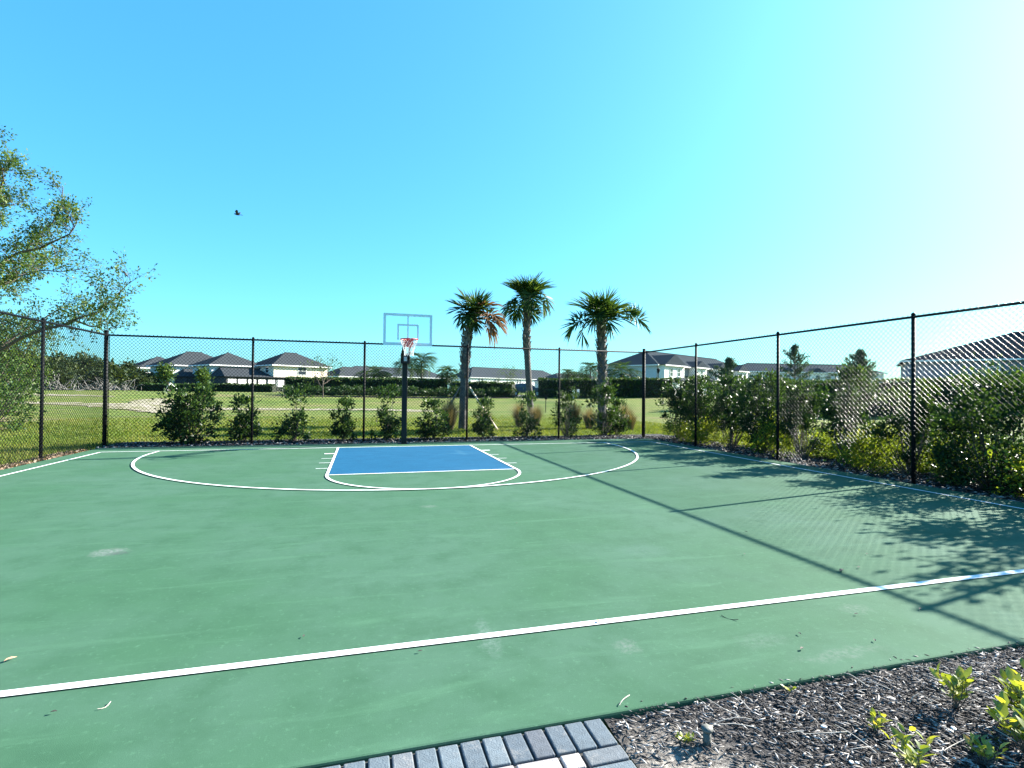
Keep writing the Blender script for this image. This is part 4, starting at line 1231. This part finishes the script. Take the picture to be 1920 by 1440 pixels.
for i in range(17):
    t = i / 16
    x, y = -9.2 + 24.4 * t, 49.2 - 4.2 * t + 0.35 * math.sin(i * 2.1)
    shrub('low_shrub', (x, y, hzf(x, y)), i * 1.3, hs, 'low rounded shrub before the far hedge, %s from the cream house end' % ORD[i], 'shrub', 'low shrubs before the far hedge', (1, 1, .85 + .12 * math.sin(i * 1.7)))
bed_far = ribbon('mulch_strip', [(-10.6, 48.6), (0, 46.9), (8, 45.5), (15.4, 44.2)], [1.1, 1.0, 1.0, .8], M['mulch'], 0.035, .1, 9)

# ------------------------------------------------------------------ houses
def house(name, label, x, y, bearing, L, D, base, eave, ridge, wall, roof, windows=(), hip=None, group=None, ov=0.55, side_windows=(), wall_side=None, fascia=True):
    """Corner (x, y); front runs along the bearing, depth runs 90 degrees left of it. Parts: wall, roof > fascia, window > pane."""
    root = empty(name, (x, y, base), math.pi / 2 - math.radians(bearing))
    tag(root, label, 'house', group)
    E = eave - base; Rg = ridge - base
    MB().box(0, L, 0, D, -0.5, E - 0.02).build('wall', M[wall], root)
    hr = D / 2 if hip is None else hip
    x0, x1, y0, y1 = -ov, L + ov, -ov, D + ov
    ym = D / 2
    if hr + ov > (x1 - x0) / 2 - 0.05:
        hr = (x1 - x0) / 2 - 0.05 - ov
    a, b = x0 + hr + ov, x1 - hr - ov
    v_ = [(x0, y0, E), (x1, y0, E), (x1, y1, E), (x0, y1, E), (a, ym, Rg), (b, ym, Rg), (x0, y0, E - .12), (x1, y0, E - .12), (x1, y1, E - .12), (x0, y1, E - .12)]
    f_ = [(0, 1, 5, 4), (1, 2, 5), (2, 3, 4, 5), (3, 0, 4), (0, 6, 7, 1), (1, 7, 8, 2), (2, 8, 9, 3), (3, 9, 6, 0), (9, 8, 7, 6)]
    rf = MB().poly(v_, f_).build('roof', M[roof], root)
    if fascia:
        fb = MB()
        fb.box(x0 - .02, x1 + .02, y0 - .03, y0 - .004, E - .22, E - .02).box(x0 - .03, x0 - .004, y0, y1, E - .22, E - .02)
        fb.build('fascia', M['trim'], rf)
    MB().tube([(a - .05, ym, Rg + .02), (b + .05, ym, Rg + .02)], .10, 6).build('ridge_cap', M[roof], rf)
    for (wx, wz, ww, wh) in windows:
        add_window(root, wx, wz, ww, wh, False)
    for (wx, wz, ww, wh) in side_windows:
        add_window(root, wx, wz, ww, wh, True)
    return root
def add_window(root, wx, wz, ww, wh, side, y=0.0):
    t = .09
    def bx(b, a0, a1, d0, d1, z0, z1):
        if side: b.box(d0, d1, a0, a1, z0, z1)
        else: b.box(a0, a1, d0, d1, z0, z1)
    f = MB()
    bx(f, wx - ww / 2 - t, wx + ww / 2 + t, y - .08, y - .004, wz + wh / 2, wz + wh / 2 + t)
    bx(f, wx - ww / 2 - t, wx + ww / 2 + t, y - .10, y - .004, wz - wh / 2 - t, wz - wh / 2)
    for s in (-1, 1):
        xx = wx + s * (ww / 2 + t / 2); bx(f, xx - t / 2, xx + t / 2, y - .08, y - .004, wz - wh / 2 + .002, wz + wh / 2 - .002)
    bx(f, wx - ww / 2, wx + ww / 2, y - .07, y - .004, wz - .03, wz + .03)
    w = f.build('window', M['trim'], root)
    g = MB(); bx(g, wx - ww / 2 + .002, wx + ww / 2 - .002, y - .03, y - .006, wz - wh / 2 + .002, wz + wh / 2 - .002)
    g.build('pane', M['pane'], w)

GH = 'houses beyond the field'
BR = 50
hA = house('house', 'two-storey cream house with a grey hip roof above the far hedge', -17.6, 94.3, BR + 4, 11.5, 8.5, 1.0, 6.25, 8.95, 'wall_cream', 'roof_brown',
      [(5.8, 4.2, 1.7, 1.5)], 4.4, GH, .6, [(2.5, 4.3, 1.2, 1.2), (5.5, 4.3, 1.0, 1.0)])
hB = house('house', 'house with a pyramid roof and a dark-screened lanai wing next to the cream house', -28.3, 94.5, BR + 4, 9.5, 8.5, 1.0, 6.05, 8.7, 'wall_shade_blue', 'roof_brown', [], 4.7, GH, .6, [(3.0, 4.3, 1.0, 1.2)])
hC = house('house', 'white two-storey house with one small dark window and a dark screened porch', -38.0, 103.2, BR + 4, 13.0, 10.0, 1.0, 6.2, 9.2, 'wall_white', 'roof_brown', [(6.8, 4.3, 1.3, 1.2)], 5, GH, .6, [(3.0, 4.3, 1.2, 1.2)])
hD = house('house', 'farthest white house partly hidden by the woodland trees', -50.2, 123.3, BR + 4, 11.0, 10.0, 1.0, 6.2, 9.0, 'wall_white', 'roof_brown', [(8.0, 4.2, 1.0, 1.2)], 5, GH, .6)
hE = house('house', 'house roof just visible between the cream house and the far palms', -8.0, 150.0, BR, 16.0, 10.0, 1.0, 5.6, 8.6, 'wall_white', 'roof_brown', [(4, 3.9, 1.2, 1.2)], 5, GH)
def lanai(root, x0, x1, y0, z1, zr, white):
    """One-storey screened wing in front of the house: part wing_wall > post; wing_roof."""
    w = MB().box(x0, x1, y0, -0.02, -0.5, z1).build('wing_wall', M['screen'], root)
    if white:
        for k in range(6):
            a_ = x0 + .3 + (x1 - x0 - .6) * k / 6
            MB().box(a_, a_ + (x1 - x0) / 6 - .45, y0 - .05, y0 - .004, 1.0, 2.3).build('pale_panel', M['wall_white'], w)
    for k in range(7):
        xx = x0 + .04 + (x1 - x0 - .12) * k / 6
        MB().box(xx, xx + .08, y0 - .10, y0 - .052, 0, z1).build('screen_post', M['screen'], w)
    v_ = [(x0 - .4, y0 - .4, z1), (x1 + .4, y0 - .4, z1), (x1 - 1.6, -.03, zr), (x0 + 1.6, -.03, zr), (x1 + .4, -.03, z1), (x0 - .4, -.03, z1)]
    MB().poly(v_, [(0, 1, 2, 3), (1, 4, 2), (5, 0, 3), (0, 5, 4, 1), (3, 2, 4, 5)]).build('wing_roof', M['roof_brown'], root)
lanai(hB, -.2, 11.2, -6.5, 2.75, 4.6, True)
lanai(hC, 1.0, 14.5, -6.0, 2.8, 4.5, False)

def bays(root, E, specs):
    """Projecting bays: a wall box and a small gable roof whose side slope is in shade."""
    for (x0, x1, out, wall, zt, wins) in specs:
        b = MB().box(x0, x1, -out, -.01, -.5, zt - .04).build('bay', M[wall], root)
        xm = (x0 + x1) / 2
        rise = (x1 - x0) * .26
        v_ = [(x0 - .35, -out - .4, zt), (xm, -out - .1, zt + rise), (x1 + .35, -out - .4, zt), (x0 - .35, 2.4, zt), (xm, 4.2, zt + rise), (x1 + .35, 2.4, zt)]
        MB().poly(v_, [(0, 1, 4, 3), (1, 2, 5, 4), (0, 2, 1), (0, 3, 5, 2)]).build('bay_roof', M['roof_grey'], b)
        MB().box(x0 - .35, x1 + .35, -out - .43, -out - .402, zt - .2, zt).build('fascia', M['trim'], b)
        for (wx, wz, ww, wh) in wins:
            add_window(root, wx, wz, ww, wh, False, -out)
def entry_roofs(root, xs):
    for x0 in xs:
        v_ = [(x0, -2.2, 2.9), (x0 + 3.6, -2.2, 2.9), (x0 + 3.6, -.02, 3.7), (x0, -.02, 3.7), (x0, -2.2, 2.65), (x0 + 3.6, -2.2, 2.65), (x0 + 3.6, -.02, 2.65), (x0, -.02, 2.65)]
        MB().poly(v_, [(0, 1, 2, 3), (4, 7, 6, 5), (0, 4, 5, 1), (1, 5, 6, 2), (3, 7, 4, 0)]).build('porch_roof', M['roof_grey'], root)
        for k in (0.1, 3.3):
            MB().box(x0 + k, x0 + k + .2, -2.1, -1.9, -.4, 2.64).build('porch_post', M['trim'], root)

GT = 'townhouse rows'
t1 = house('townhouse_row', 'townhouse row with alternating white and taupe bays and dark roof gables', 47.6, 65.4, 60, 42, 10.5, 1.05, 6.45, 9.3, 'wall_taupe', 'roof_grey',
           [(18.5, 4.1, 1.0, 1.3), (29.5, 4.1, 1.0, 1.3), (39, 4.1, 1.0, 1.3)], 5.2, GT, .5)
# thin slab whose pale blue colour paints the end wall's shade
MB().box(-.03, -.004, .02, 10.48, -.4, 5.2).build('end_wall_shade_slab', M['wall_shade_blue'], t1)
bays(t1, 5.4, [(0.2, 7.6, 1.3, 'wall_white', 5.35, [(2.6, 4.1, 1.0, 1.3), (5.4, 4.1, 1.0, 1.3)]), (12.2, 17.0, 1.3, 'wall_white', 5.35, [(14.6, 4.1, 1.0, 1.5)]),
               (22.0, 27.0, 1.3, 'wall_white', 5.35, [(24.5, 4.1, 1.1, 1.3)]), (32.5, 38.0, 1.3, 'wall_white', 5.35, [(34.2, 4.1, .9, 1.3), (36.4, 4.1, .9, 1.3)])])
entry_roofs(t1, (3.8, 8.2, 18.0, 28.0))
t2 = house('townhouse_row', 'long grey townhouse row in shade beyond the pines', 81.5, 86.5, 98, 37, 10, 1.05, 6.7, 8.75, 'wall_shade_blue', 'roof_grey',
           [(3, 4.2, 1.0, 1.3), (8, 4.2, 1.1, 1.3), (15, 4.2, 1.0, 1.3), (22.5, 4.2, 1.2, 1.3), (26.5, 4.2, 1.2, 1.5), (33, 4.2, 1.0, 1.3)], 5, GT, .5)
bays(t2, 5.6, [(9.5, 13.5, 1.0, 'wall_shade_blue', 5.5, [(11.5, 4.2, 1.0, 1.3)]), (17.0, 21.0, 1.0, 'wall_white', 5.5, [(19, 4.2, 1.0, 1.3)])])
t3 = house('townhouse_row', 'long white townhouse row with paired windows seen between the palms', 35.4, 167.5, 60, 52, 12, 1.05, 6.4, 10.3, 'wall_white', 'roof_grey',
           [(q + o_, 4.2, .8, 1.2) for q in (4, 12, 24, 30, 42, 48) for o_ in (0, 1.5)], 6, GT, .5)
t4 = house('townhouse_row', 'pale townhouse row behind the small far palms', -6.0, 157.5, 60, 40, 12, 1.05, 6.1, 9.3, 'wall_white', 'roof_grey',
           [(3, 4.0, 1.0, 1.3), (10, 4.0, 1.0, 1.3), (17, 4.0, 1.0, 1.3), (25, 4.0, 1.0, 1.3), (33, 4.0, 1.0, 1.3)], 6, GT, .5)
h5 = house('house', 'large dark house in shade with a stepped roof behind the tall shrubs', 71.3, 40.2, 140, 34, 15, 1.05, 6.35, 10.3, 'wall_shade_dark', 'roof_shade_dark',
           [(9, 4.2, 1.2, 1.4), (20, 4.2, 1.2, 1.4)], 12, GH, .6)
t6 = house('townhouse_row', 'far white townhouse end between the stout palm and the hedge', 62.0, 150.0, 60, 30, 11, 1.05, 5.2, 7.9, 'wall_white', 'roof_grey', [(5, 3.6, 1, 1.2), (14, 3.6, 1, 1.2)], 5, GT)

# ------------------------------------------------------------------ street things far behind
lamp = tag(empty('street_lamp', (44.6, 60.0, hzf(44.6, 60)), 0), 'black street lamp with a lantern head at the townhouse corner', 'street lamp')
MB().tube([(0, 0, 0), (0, 0, .5), (0, 0, .55), (0, 0, 3.6)], [.13, .11, .07, .05], 8).build('pole', M['black_metal'], lamp)
MB().tube([(0, 0, 3.6), (0, 0, 3.7), (0, 0, 4.2), (0, 0, 4.25), (0, 0, 4.5)], [.08, .16, .26, .30, .04], 8).build('lantern', M['black_metal'], lamp)

car = tag(empty('parked_car', (18.6, 47.9, hzf(18.6, 47.9) + .03), -0.35), 'dark car with pale highlights parked behind the slender palm', 'car')
prof = [(-2.25, .35), (-2.28, .75), (-2.2, .98), (-1.75, 1.08), (-1.35, 1.50), (-.6, 1.62), (.45, 1.58), (1.05, 1.12), (1.95, .98), (2.25, .80), (2.28, .38)]
v_ = []; f_ = []
for k, (yy, sc) in enumerate(((-.88, 1.0), (-.80, 1.0), (.80, 1.0), (.88, 1.0))):
    for (px, pz) in prof:
        q = .93 if k in (0, 3) else 1.0
        v_.append((px * q, yy * (1 - .12 * max(0, pz - 1.05) / .55), .35 + (pz - .35) * (0.985 if k in (0, 3) else 1)))
npf = len(prof)
for k in range(3):
    for q in range(npf):
        q2 = (q + 1) % npf; f_.append((k * npf + q, k * npf + q2, (k + 1) * npf + q2, (k + 1) * npf + q))
f_.append(tuple(range(npf))[::-1]); f_.append(tuple(3 * npf + q for q in range(npf)))
MB().poly(v_, f_).build('body', M['car_paint'], car)
for s in (-1, 1):
    for a, b in (((-1.28, 1.12), (-.30, 1.12)), ((-.22, 1.12), (.86, 1.12))):
        top = 1.48
        p4 = [(a[0], s * .885, 1.10), (b[0], s * .885, 1.10), (min(b[0], .42), s * .835, top), (max(a[0], -1.15), s * .835, top)]
        MB().poly(p4 + [(x_, y_ + s * .02, z_) for x_, y_, z_ in p4], [(0, 1, 2, 3), (4, 7, 6, 5), (0, 4, 5, 1), (1, 5, 6, 2), (2, 6, 7, 3), (3, 7, 4, 0)]).build('side_window', M['pane'], car)
    for wx in (-1.4, 1.4):
        wh = MB().tube([(wx, s * .72, .34), (wx, s * .92, .34)], .34, 16).build('wheel', M['tyre'], car)
        MB().tube([(wx, s * .921, .34), (wx, s * .935, .34)], .21, 12).build('rim', M['board_frame'], wh)
    MB().box(2.20, 2.31, s * .55 - .16, s * .55 + .16, .62, .80).build('headlight', M['trim'], car)
MB().poly([(.50, -.72, 1.57), (.50, .72, 1.57), (1.08, .80, 1.13), (1.08, -.80, 1.13), (.53, -.72, 1.60), (.53, .72, 1.60), (1.11, .80, 1.16), (1.11, -.80, 1.16)],
          [(0, 1, 2, 3), (4, 7, 6, 5), (0, 4, 5, 1), (1, 5, 6, 2), (2, 6, 7, 3), (3, 7, 4, 0)]).build('windscreen', M['pane'], car)
for i, x in enumerate((22.6, 23.15)):
    o = MB().box(-.13, .13, -.08, .08, .35, 1.1).tube([(0, 0, -.1), (0, 0, .36)], .04, 6).build('marker_post', M['trim'], None, False, (x, 42.35 - i * .1, hzf(x, 42.3)))
    tag(bevel(o, .02, 1), 'short white marker box in front of the dark hedge behind the palms', 'marker post', 'pair of white marker boxes')
tag(MB().tube([(0, 0, -.1), (0, 0, 1.25)], .03, 6).box(-.09, .09, -.02, .02, 1.0, 1.3).build('sign_post', M['black_metal'], None, False, (12.15, 22.5, hzf(12.15, 22.5))), 'thin dark sign post in the grass beyond the slender palm', 'sign post')

# ------------------------------------------------------------------ birds
def bird_mesh(wing_up, spread):
    b = MB()
    prof_ = [(-.20, .006), (-.14, .025), (-.05, .055), (.04, .06), (.11, .045), (.145, .034), (.175, .034), (.20, .018), (.235, .003)]
    b.tube([(x_, 0, .01 * math.sin(x_ * 8)) for x_, _ in prof_], [r__ for _, r__ in prof_], 8)
    b.poly([(-.17, -.015, .0), (-.17, .015, .0), (-.33, .07, -.01), (-.34, 0, -.012), (-.33, -.07, -.01), (-.17, 0, .012)], [(0, 1, 2, 3), (0, 3, 4), (5, 2, 1), (5, 3, 2), (5, 4, 3), (5, 0, 4)])
    for s in (-1, 1):
        u_ = wing_up
        p1 = (.06, s * .04, .03); p2 = (-.08, s * .04, .02)
        q1 = (.12, s * (.05 + spread * .5), .03 + u_ * .5); q2 = (-.08, s * (.05 + spread * .5), .02 + u_ * .5)
        t1_ = (.02, s * (.05 + spread), .02 + u_); t2_ = (-.10, s * (.05 + spread * .9), .02 + u_ * .85)
        top = [p1, q1, t1_, t2_, q2, p2]
        b.poly(top + [(x_, y_, z_ - .012) for x_, y_, z_ in top], [(0, 1, 4, 5), (1, 2, 3, 4), (11, 10, 7, 6), (10, 9, 8, 7), (0, 6, 7, 1), (1, 7, 8, 2), (2, 8, 9, 3), (3, 9, 10, 4), (4, 10, 11, 5)])
    return b
o = bird_mesh(.20, .13).build('bird', M['bird'], None, True, (-8.71, 20.07, 12.2))
o.rotation_euler = (0.1, -0.15, math.radians(160))
tag(o, 'small black bird flying in the open blue sky with wings raised', 'bird')
o = bird_mesh(-.05, .03).build('bird', M['bird'], None, True, (-12.1, 13.7, 6.96))
o.rotation_euler = (0, -0.9, math.radians(200)); o.scale = (.8, .8, .8)
tag(o, 'small black bird perched on the outer twigs of the oak', 'bird')

# ------------------------------------------------------------------ mulch chips, litter, grass
def chips(name, label, rng, X, Y, z, lmin, lmax, w, material, pale, loose=1.0):
    n_ = len(X)
    a = rng.normal(2.55, 0.55, n_); a = np.where(rng.random(n_) < .35, rng.uniform(0, 6.28, n_), a)
    L = rng.uniform(lmin, lmax, n_)[:, None]; W_ = (w * rng.uniform(.5, 1.4, n_))[:, None]
    tl = rng.normal(size=n_) * .22 * loose
    d = np.stack([np.cos(a) * np.cos(tl), np.sin(a) * np.cos(tl), np.sin(tl)], 1); s = np.stack([-np.sin(a), np.cos(a), rng.normal(size=n_) * .3], 1)
    up = np.cross(d, s)
    C = np.stack([X, Y, z + rng.random(n_) * .020 * loose], 1)
    T_ = W_ * .30
    A = C - d * L / 2; B = C + d * L / 2; m_ = C + up * T_ * rng.uniform(-.5, 1.5, n_)[:, None] + s * L * (rng.normal(size=n_) * .05)[:, None]
    V = np.stack([A - s * W_ * .35, A + s * W_ * .35, m_ - s * W_ * .5 + up * T_, m_ + s * W_ * .5 + up * T_, B - s * W_ * .25, B + s * W_ * .25, m_ - s * W_ * .5 - up * T_, m_ + s * W_ * .5 - up * T_], 1).reshape(-1, 3)
    b = np.arange(n_)[:, None] * 8
    Q = np.concatenate([b + np.array([q]) for q in ([0, 1, 3, 2], [2, 3, 5, 4], [0, 6, 7, 1], [6, 4, 5, 7], [0, 2, 4, 6], [1, 7, 5, 3])], 0)
    t = np.clip(rng.beta(1.3, 2.2, n_) + np.where(rng.random(n_) < pale, .45, 0), 0, 1)  # pale share: bleached chips plus sun glints put into the chip colour
    return tag(add(name, quad_mesh(name, V, Q, material, np.repeat(t, 8))), label, 'mulch', None, 'stuff')
rng = np.random.default_rng(201)
n_ = 30000
X = rng.uniform(-.06, 4.2, n_); Y = -12.92 - rng.beta(1.0, 1.15, n_) * 1.6
keep = (rng.random(n_) > np.clip(1.1 - np.hypot(X - .12, (Y + 13.45) * .8) * 1.7, 0, .93))
chips('mulch_chips', 'dark shredded bark mulch with pale splinters beside the paver walk', rng, X[keep], Y[keep], -.024, .014, .062, .0055, M['chip'], .34)
n_ = 160
X = rng.uniform(-.05, 4.2, n_); Y = -12.93 + rng.beta(1, 4, n_) * .12
chips('mulch_chips', 'few bark splinters strewn over the court edge by the mulch bed', rng, X, Y, .002, .01, .035, .004, M['chip'], .3, .03)
n_ = 9000
X = np.where(rng.random(n_) < .55, rng.uniform(-8.0, 9.5, n_), rng.uniform(8.32, 10.0, n_))
Y = np.where(X > 8.32, rng.uniform(-12.6, 2.0, n_), rng.uniform(1.05, 2.6, n_))
chips('mulch_chips', 'grey bark mulch under the shrubs along the fences', rng, X, Y, -.022, .05, .13, .030, M['chip'], .25)
n_ = 2600
X = -7.93 - rng.beta(1.3, 2.2, n_) * .42; Y = rng.uniform(-9, .6, n_)
C = np.stack([X, Y, -.03 + rng.random(n_) * .05], 1)
V, Q, T = leaf_cards(rng, C, rng.normal(size=(n_, 3)) * np.array([1, 1, .35]), .085, .45, .4, .3)
tag(add('leaf_litter', quad_mesh('leaf_litter', V, Q, M['litter'], T)), 'tan dry leaf litter along the court edge by the grass', 'leaf litter', None, 'stuff')

def blades(n_, X, Y, h, seed, wid=.006):
    rng = np.random.default_rng(seed)
    a = rng.uniform(0, 6.283, n_); ln = rng.uniform(.1, .9, n_)[:, None]; hh = (h * rng.uniform(.4, 1.2, n_))[:, None]
    o_ = np.stack([np.cos(a), np.sin(a), np.zeros(n_)], 1); s_ = np.stack([-np.sin(a), np.cos(a), np.zeros(n_)], 1)
    b = np.stack([X, Y, hz(X, Y) - .005], 1)
    m_ = b + o_ * ln * hh * .3 + np.array([0, 0, 1]) * hh * .6
    t_ = b + o_ * ln * hh * .9 + np.array([0, 0, 1]) * hh * (1.05 - .3 * ln)
    V = np.stack([b - s_ * wid, b + s_ * wid, m_ + s_ * wid * .8, m_ - s_ * wid * .8, t_ + s_ * .001, t_ - s_ * .001], 1).reshape(-1, 3)
    k = np.arange(n_)[:, None] * 6
    Q = np.concatenate([k + np.array([[0, 1, 2, 3]]), k + np.array([[3, 2, 4, 5]])], 0)
    patch = .5 + .5 * np.sin(X * .8 + 1.3 * np.sin(Y * .5)) * np.sin(Y * .7 + X * .2)
    t = np.clip(rng.beta(2, 2, n_) * .7 + patch * .35, 0, 1)
    return V, Q, np.repeat(t, 6)
n_ = 26000
X = -8.0 - rng.beta(1, 2.2, n_) * 6; Y = rng.uniform(-9, 3.5, n_)
V, Q, T = blades(n_, X, Y, .10, 211, .007)
tag(add('field_grass', quad_mesh('field_grass', V, Q, M['grass'], T)), 'short rough grass along the side fence', 'grass', None, 'stuff')
n_ = 60000
X = rng.uniform(-16, 14, n_); Y = 3.0 + rng.beta(1, 1.8, n_) * 16
V, Q, T = blades(n_, X, Y, .09, 212, .012)
tag(add('field_grass', quad_mesh('field_grass', V, Q, M['grass'], T)), 'patchy green and straw grass beyond the back fence', 'grass', None, 'stuff')
n_ = 30000
X = 9.95 + rng.beta(1, 1.8, n_) * 10; Y = rng.uniform(-12, 8, n_)
V, Q, T = blades(n_, X, Y, .10, 213, .012)
tag(add('field_grass', quad_mesh('field_grass', V, Q, M['grass'], T * .85)), 'sunlit lawn grass behind the tall shrub row', 'grass', None, 'stuff')

# pipe stub, pebbles, twigs in the mulch
pipe = tag(empty('capped_pipe', (0.29, -13.20, -.02), 0.3), 'weathered grey pipe stub with a flared cap in the mulch', 'pipe')
MB().tube([(0, 0, -.03), (0, 0, .062)], .018, 12).build('stub', M['pipe'], pipe, True)
MB().tube([(0, 0, .058), (0, 0, .066), (0, 0, .078)], [.019, .026, .026], 12).build('cap', M['pipe'], pipe, True)
rng = np.random.default_rng(221)
def blob(r, seed):
    g = np.random.default_rng(seed); b = MB()
    zs = [-.5, -.2, .2, .5]; rs = [.55, 1.0, .95, .5]
    b.tube([(g.normal() * r * .06, g.normal() * r * .06, z_ * r) for z_ in zs], [q * r * (1 + g.normal() * .08) for q in rs], 8)
    return b
for k in range(9):
    x, y = rng.uniform(.3, 2.1), rng.uniform(-13.6, -13.05)
    r = rng.uniform(.006, .012)
    o = blob(r, k).build('pebble', M['stone'], None, True, (x, y, -.008)); o.scale = (1.3, 1, .7); o.rotation_euler[2] = k
    tag(o, 'small white pebble lying on the dark mulch', 'pebble', 'white pebbles in the mulch bed')
for k in range(22):
    x, y = rng.uniform(.35, 2.3), rng.uniform(-13.65, -13.0); L = rng.uniform(.08, .26); a = rng.normal(2.5, .7)
    p0 = np.array([x, y, .004]); p1 = p0 + np.array([math.cos(a) * L, math.sin(a) * L, rng.uniform(0, .012)])
    if p1[1] > -12.92: p1[1] = -12.92
    o = MB().tube(curve_pts(p0, p1, .012, rng, 5), [.0022, .002, .0018, .0015, .001], 5).build('twig', M['twig'])
    tag(o, 'thin pale dry twig lying on the dark mulch', 'twig', 'pale twigs in the mulch bed')

# debris on the court
def leaf_thing(name, x, y, s, a, material, label, group=None, z=.012):
    v_ = [(-.5, 0, 0), (-.2, .2, .10), (.15, .18, .12), (.5, 0, .02), (.15, -.18, .10), (-.2, -.2, .14), (-.2, 0, .02), (.15, 0, .03)]
    v_ = [(p_[0] * s, p_[1] * s, p_[2] * s) for p_ in v_]
    lo = [(p_[0], p_[1], p_[2] - .0012) for p_ in v_]
    F = [(0, 1, 6), (0, 6, 5), (6, 1, 2, 7), (5, 6, 7, 4), (7, 2, 3), (4, 7, 3)]
    b = MB().poly(v_ + lo, F + [tuple(8 + i for i in q[::-1]) for q in F] + [(0, 8, 9, 1), (1, 9, 10, 2), (2, 10, 11, 3), (3, 11, 12, 4), (4, 12, 13, 5), (5, 13, 8, 0)])
    o = b.build(name, material, None, False, (x, y, z)); o.rotation_euler[2] = a
    return tag(o, label, 'leaf', group)
M['dark_leaf'] = simple('dark_dry_leaf', (0.05, 0.038, 0.03), .8, .3, 40)
M['tan_leaf'] = simple('tan_dry_leaf', (0.45, 0.26, 0.16), .8, .25, 40)
leaf_thing('dry_leaf', 2.92, -11.53, .085, .4, M['dark_leaf'], 'largest dark curled leaf on the green court inside the fence shadow')
leaf_thing('dry_leaf', 0.33, -11.945, .05, 1.0, M['tan_leaf'], 'reddish tan leaf lying on the white half-court line')
leaf_thing('dry_leaf', -3.21, -11.54, .06, .8, M['tan_leaf'], 'pale tan leaf alone on the green court far from the fence shadow')
for (x, y, s) in [(-2.69, -12.2, .03), (-1.6, -11.66, .03), (-.9, -12.05, .03), (3.15, -11.5, .04), (2.2, -12.3, .03), (2.75, -12.35, .035), (3.35, -12.1, .03), (2.4, -10.9, .03), (3.6, -11.2, .03), (1.95, -12.65, .03), (1.55, -12.45, .03), (3.0, -10.2, .035), (.55, -9.2, .03), (1.4, -12.62, .04)]:
    leaf_thing('leaf_scrap', x, y, s, x * 7, M['dark_leaf'], 'tiny dark leaf scrap scattered on the green court paint', 'leaf scraps on the court')
for (x, y, L, a, lab) in [(1.24, -12.06, .12, -1.0, 'dark pine-needle twig just inside the white half-court line'), (.02, -12.86, .11, .6, 'pale curved twig at the court edge by the corner paver'), (-2.5, -12.22, .06, .9, 'short pale twig on the court near the paver walk side')]:
    p0 = np.array([x, y, .006]); p1 = p0 + np.array([math.cos(a) * L, math.sin(a) * L, .004])
    tag(MB().tube(curve_pts(p0, p1, .008, rng, 5), .0022, 5).build('twig', M['dark_leaf'] if 'dark' in lab else M['twig']), lab, 'twig')
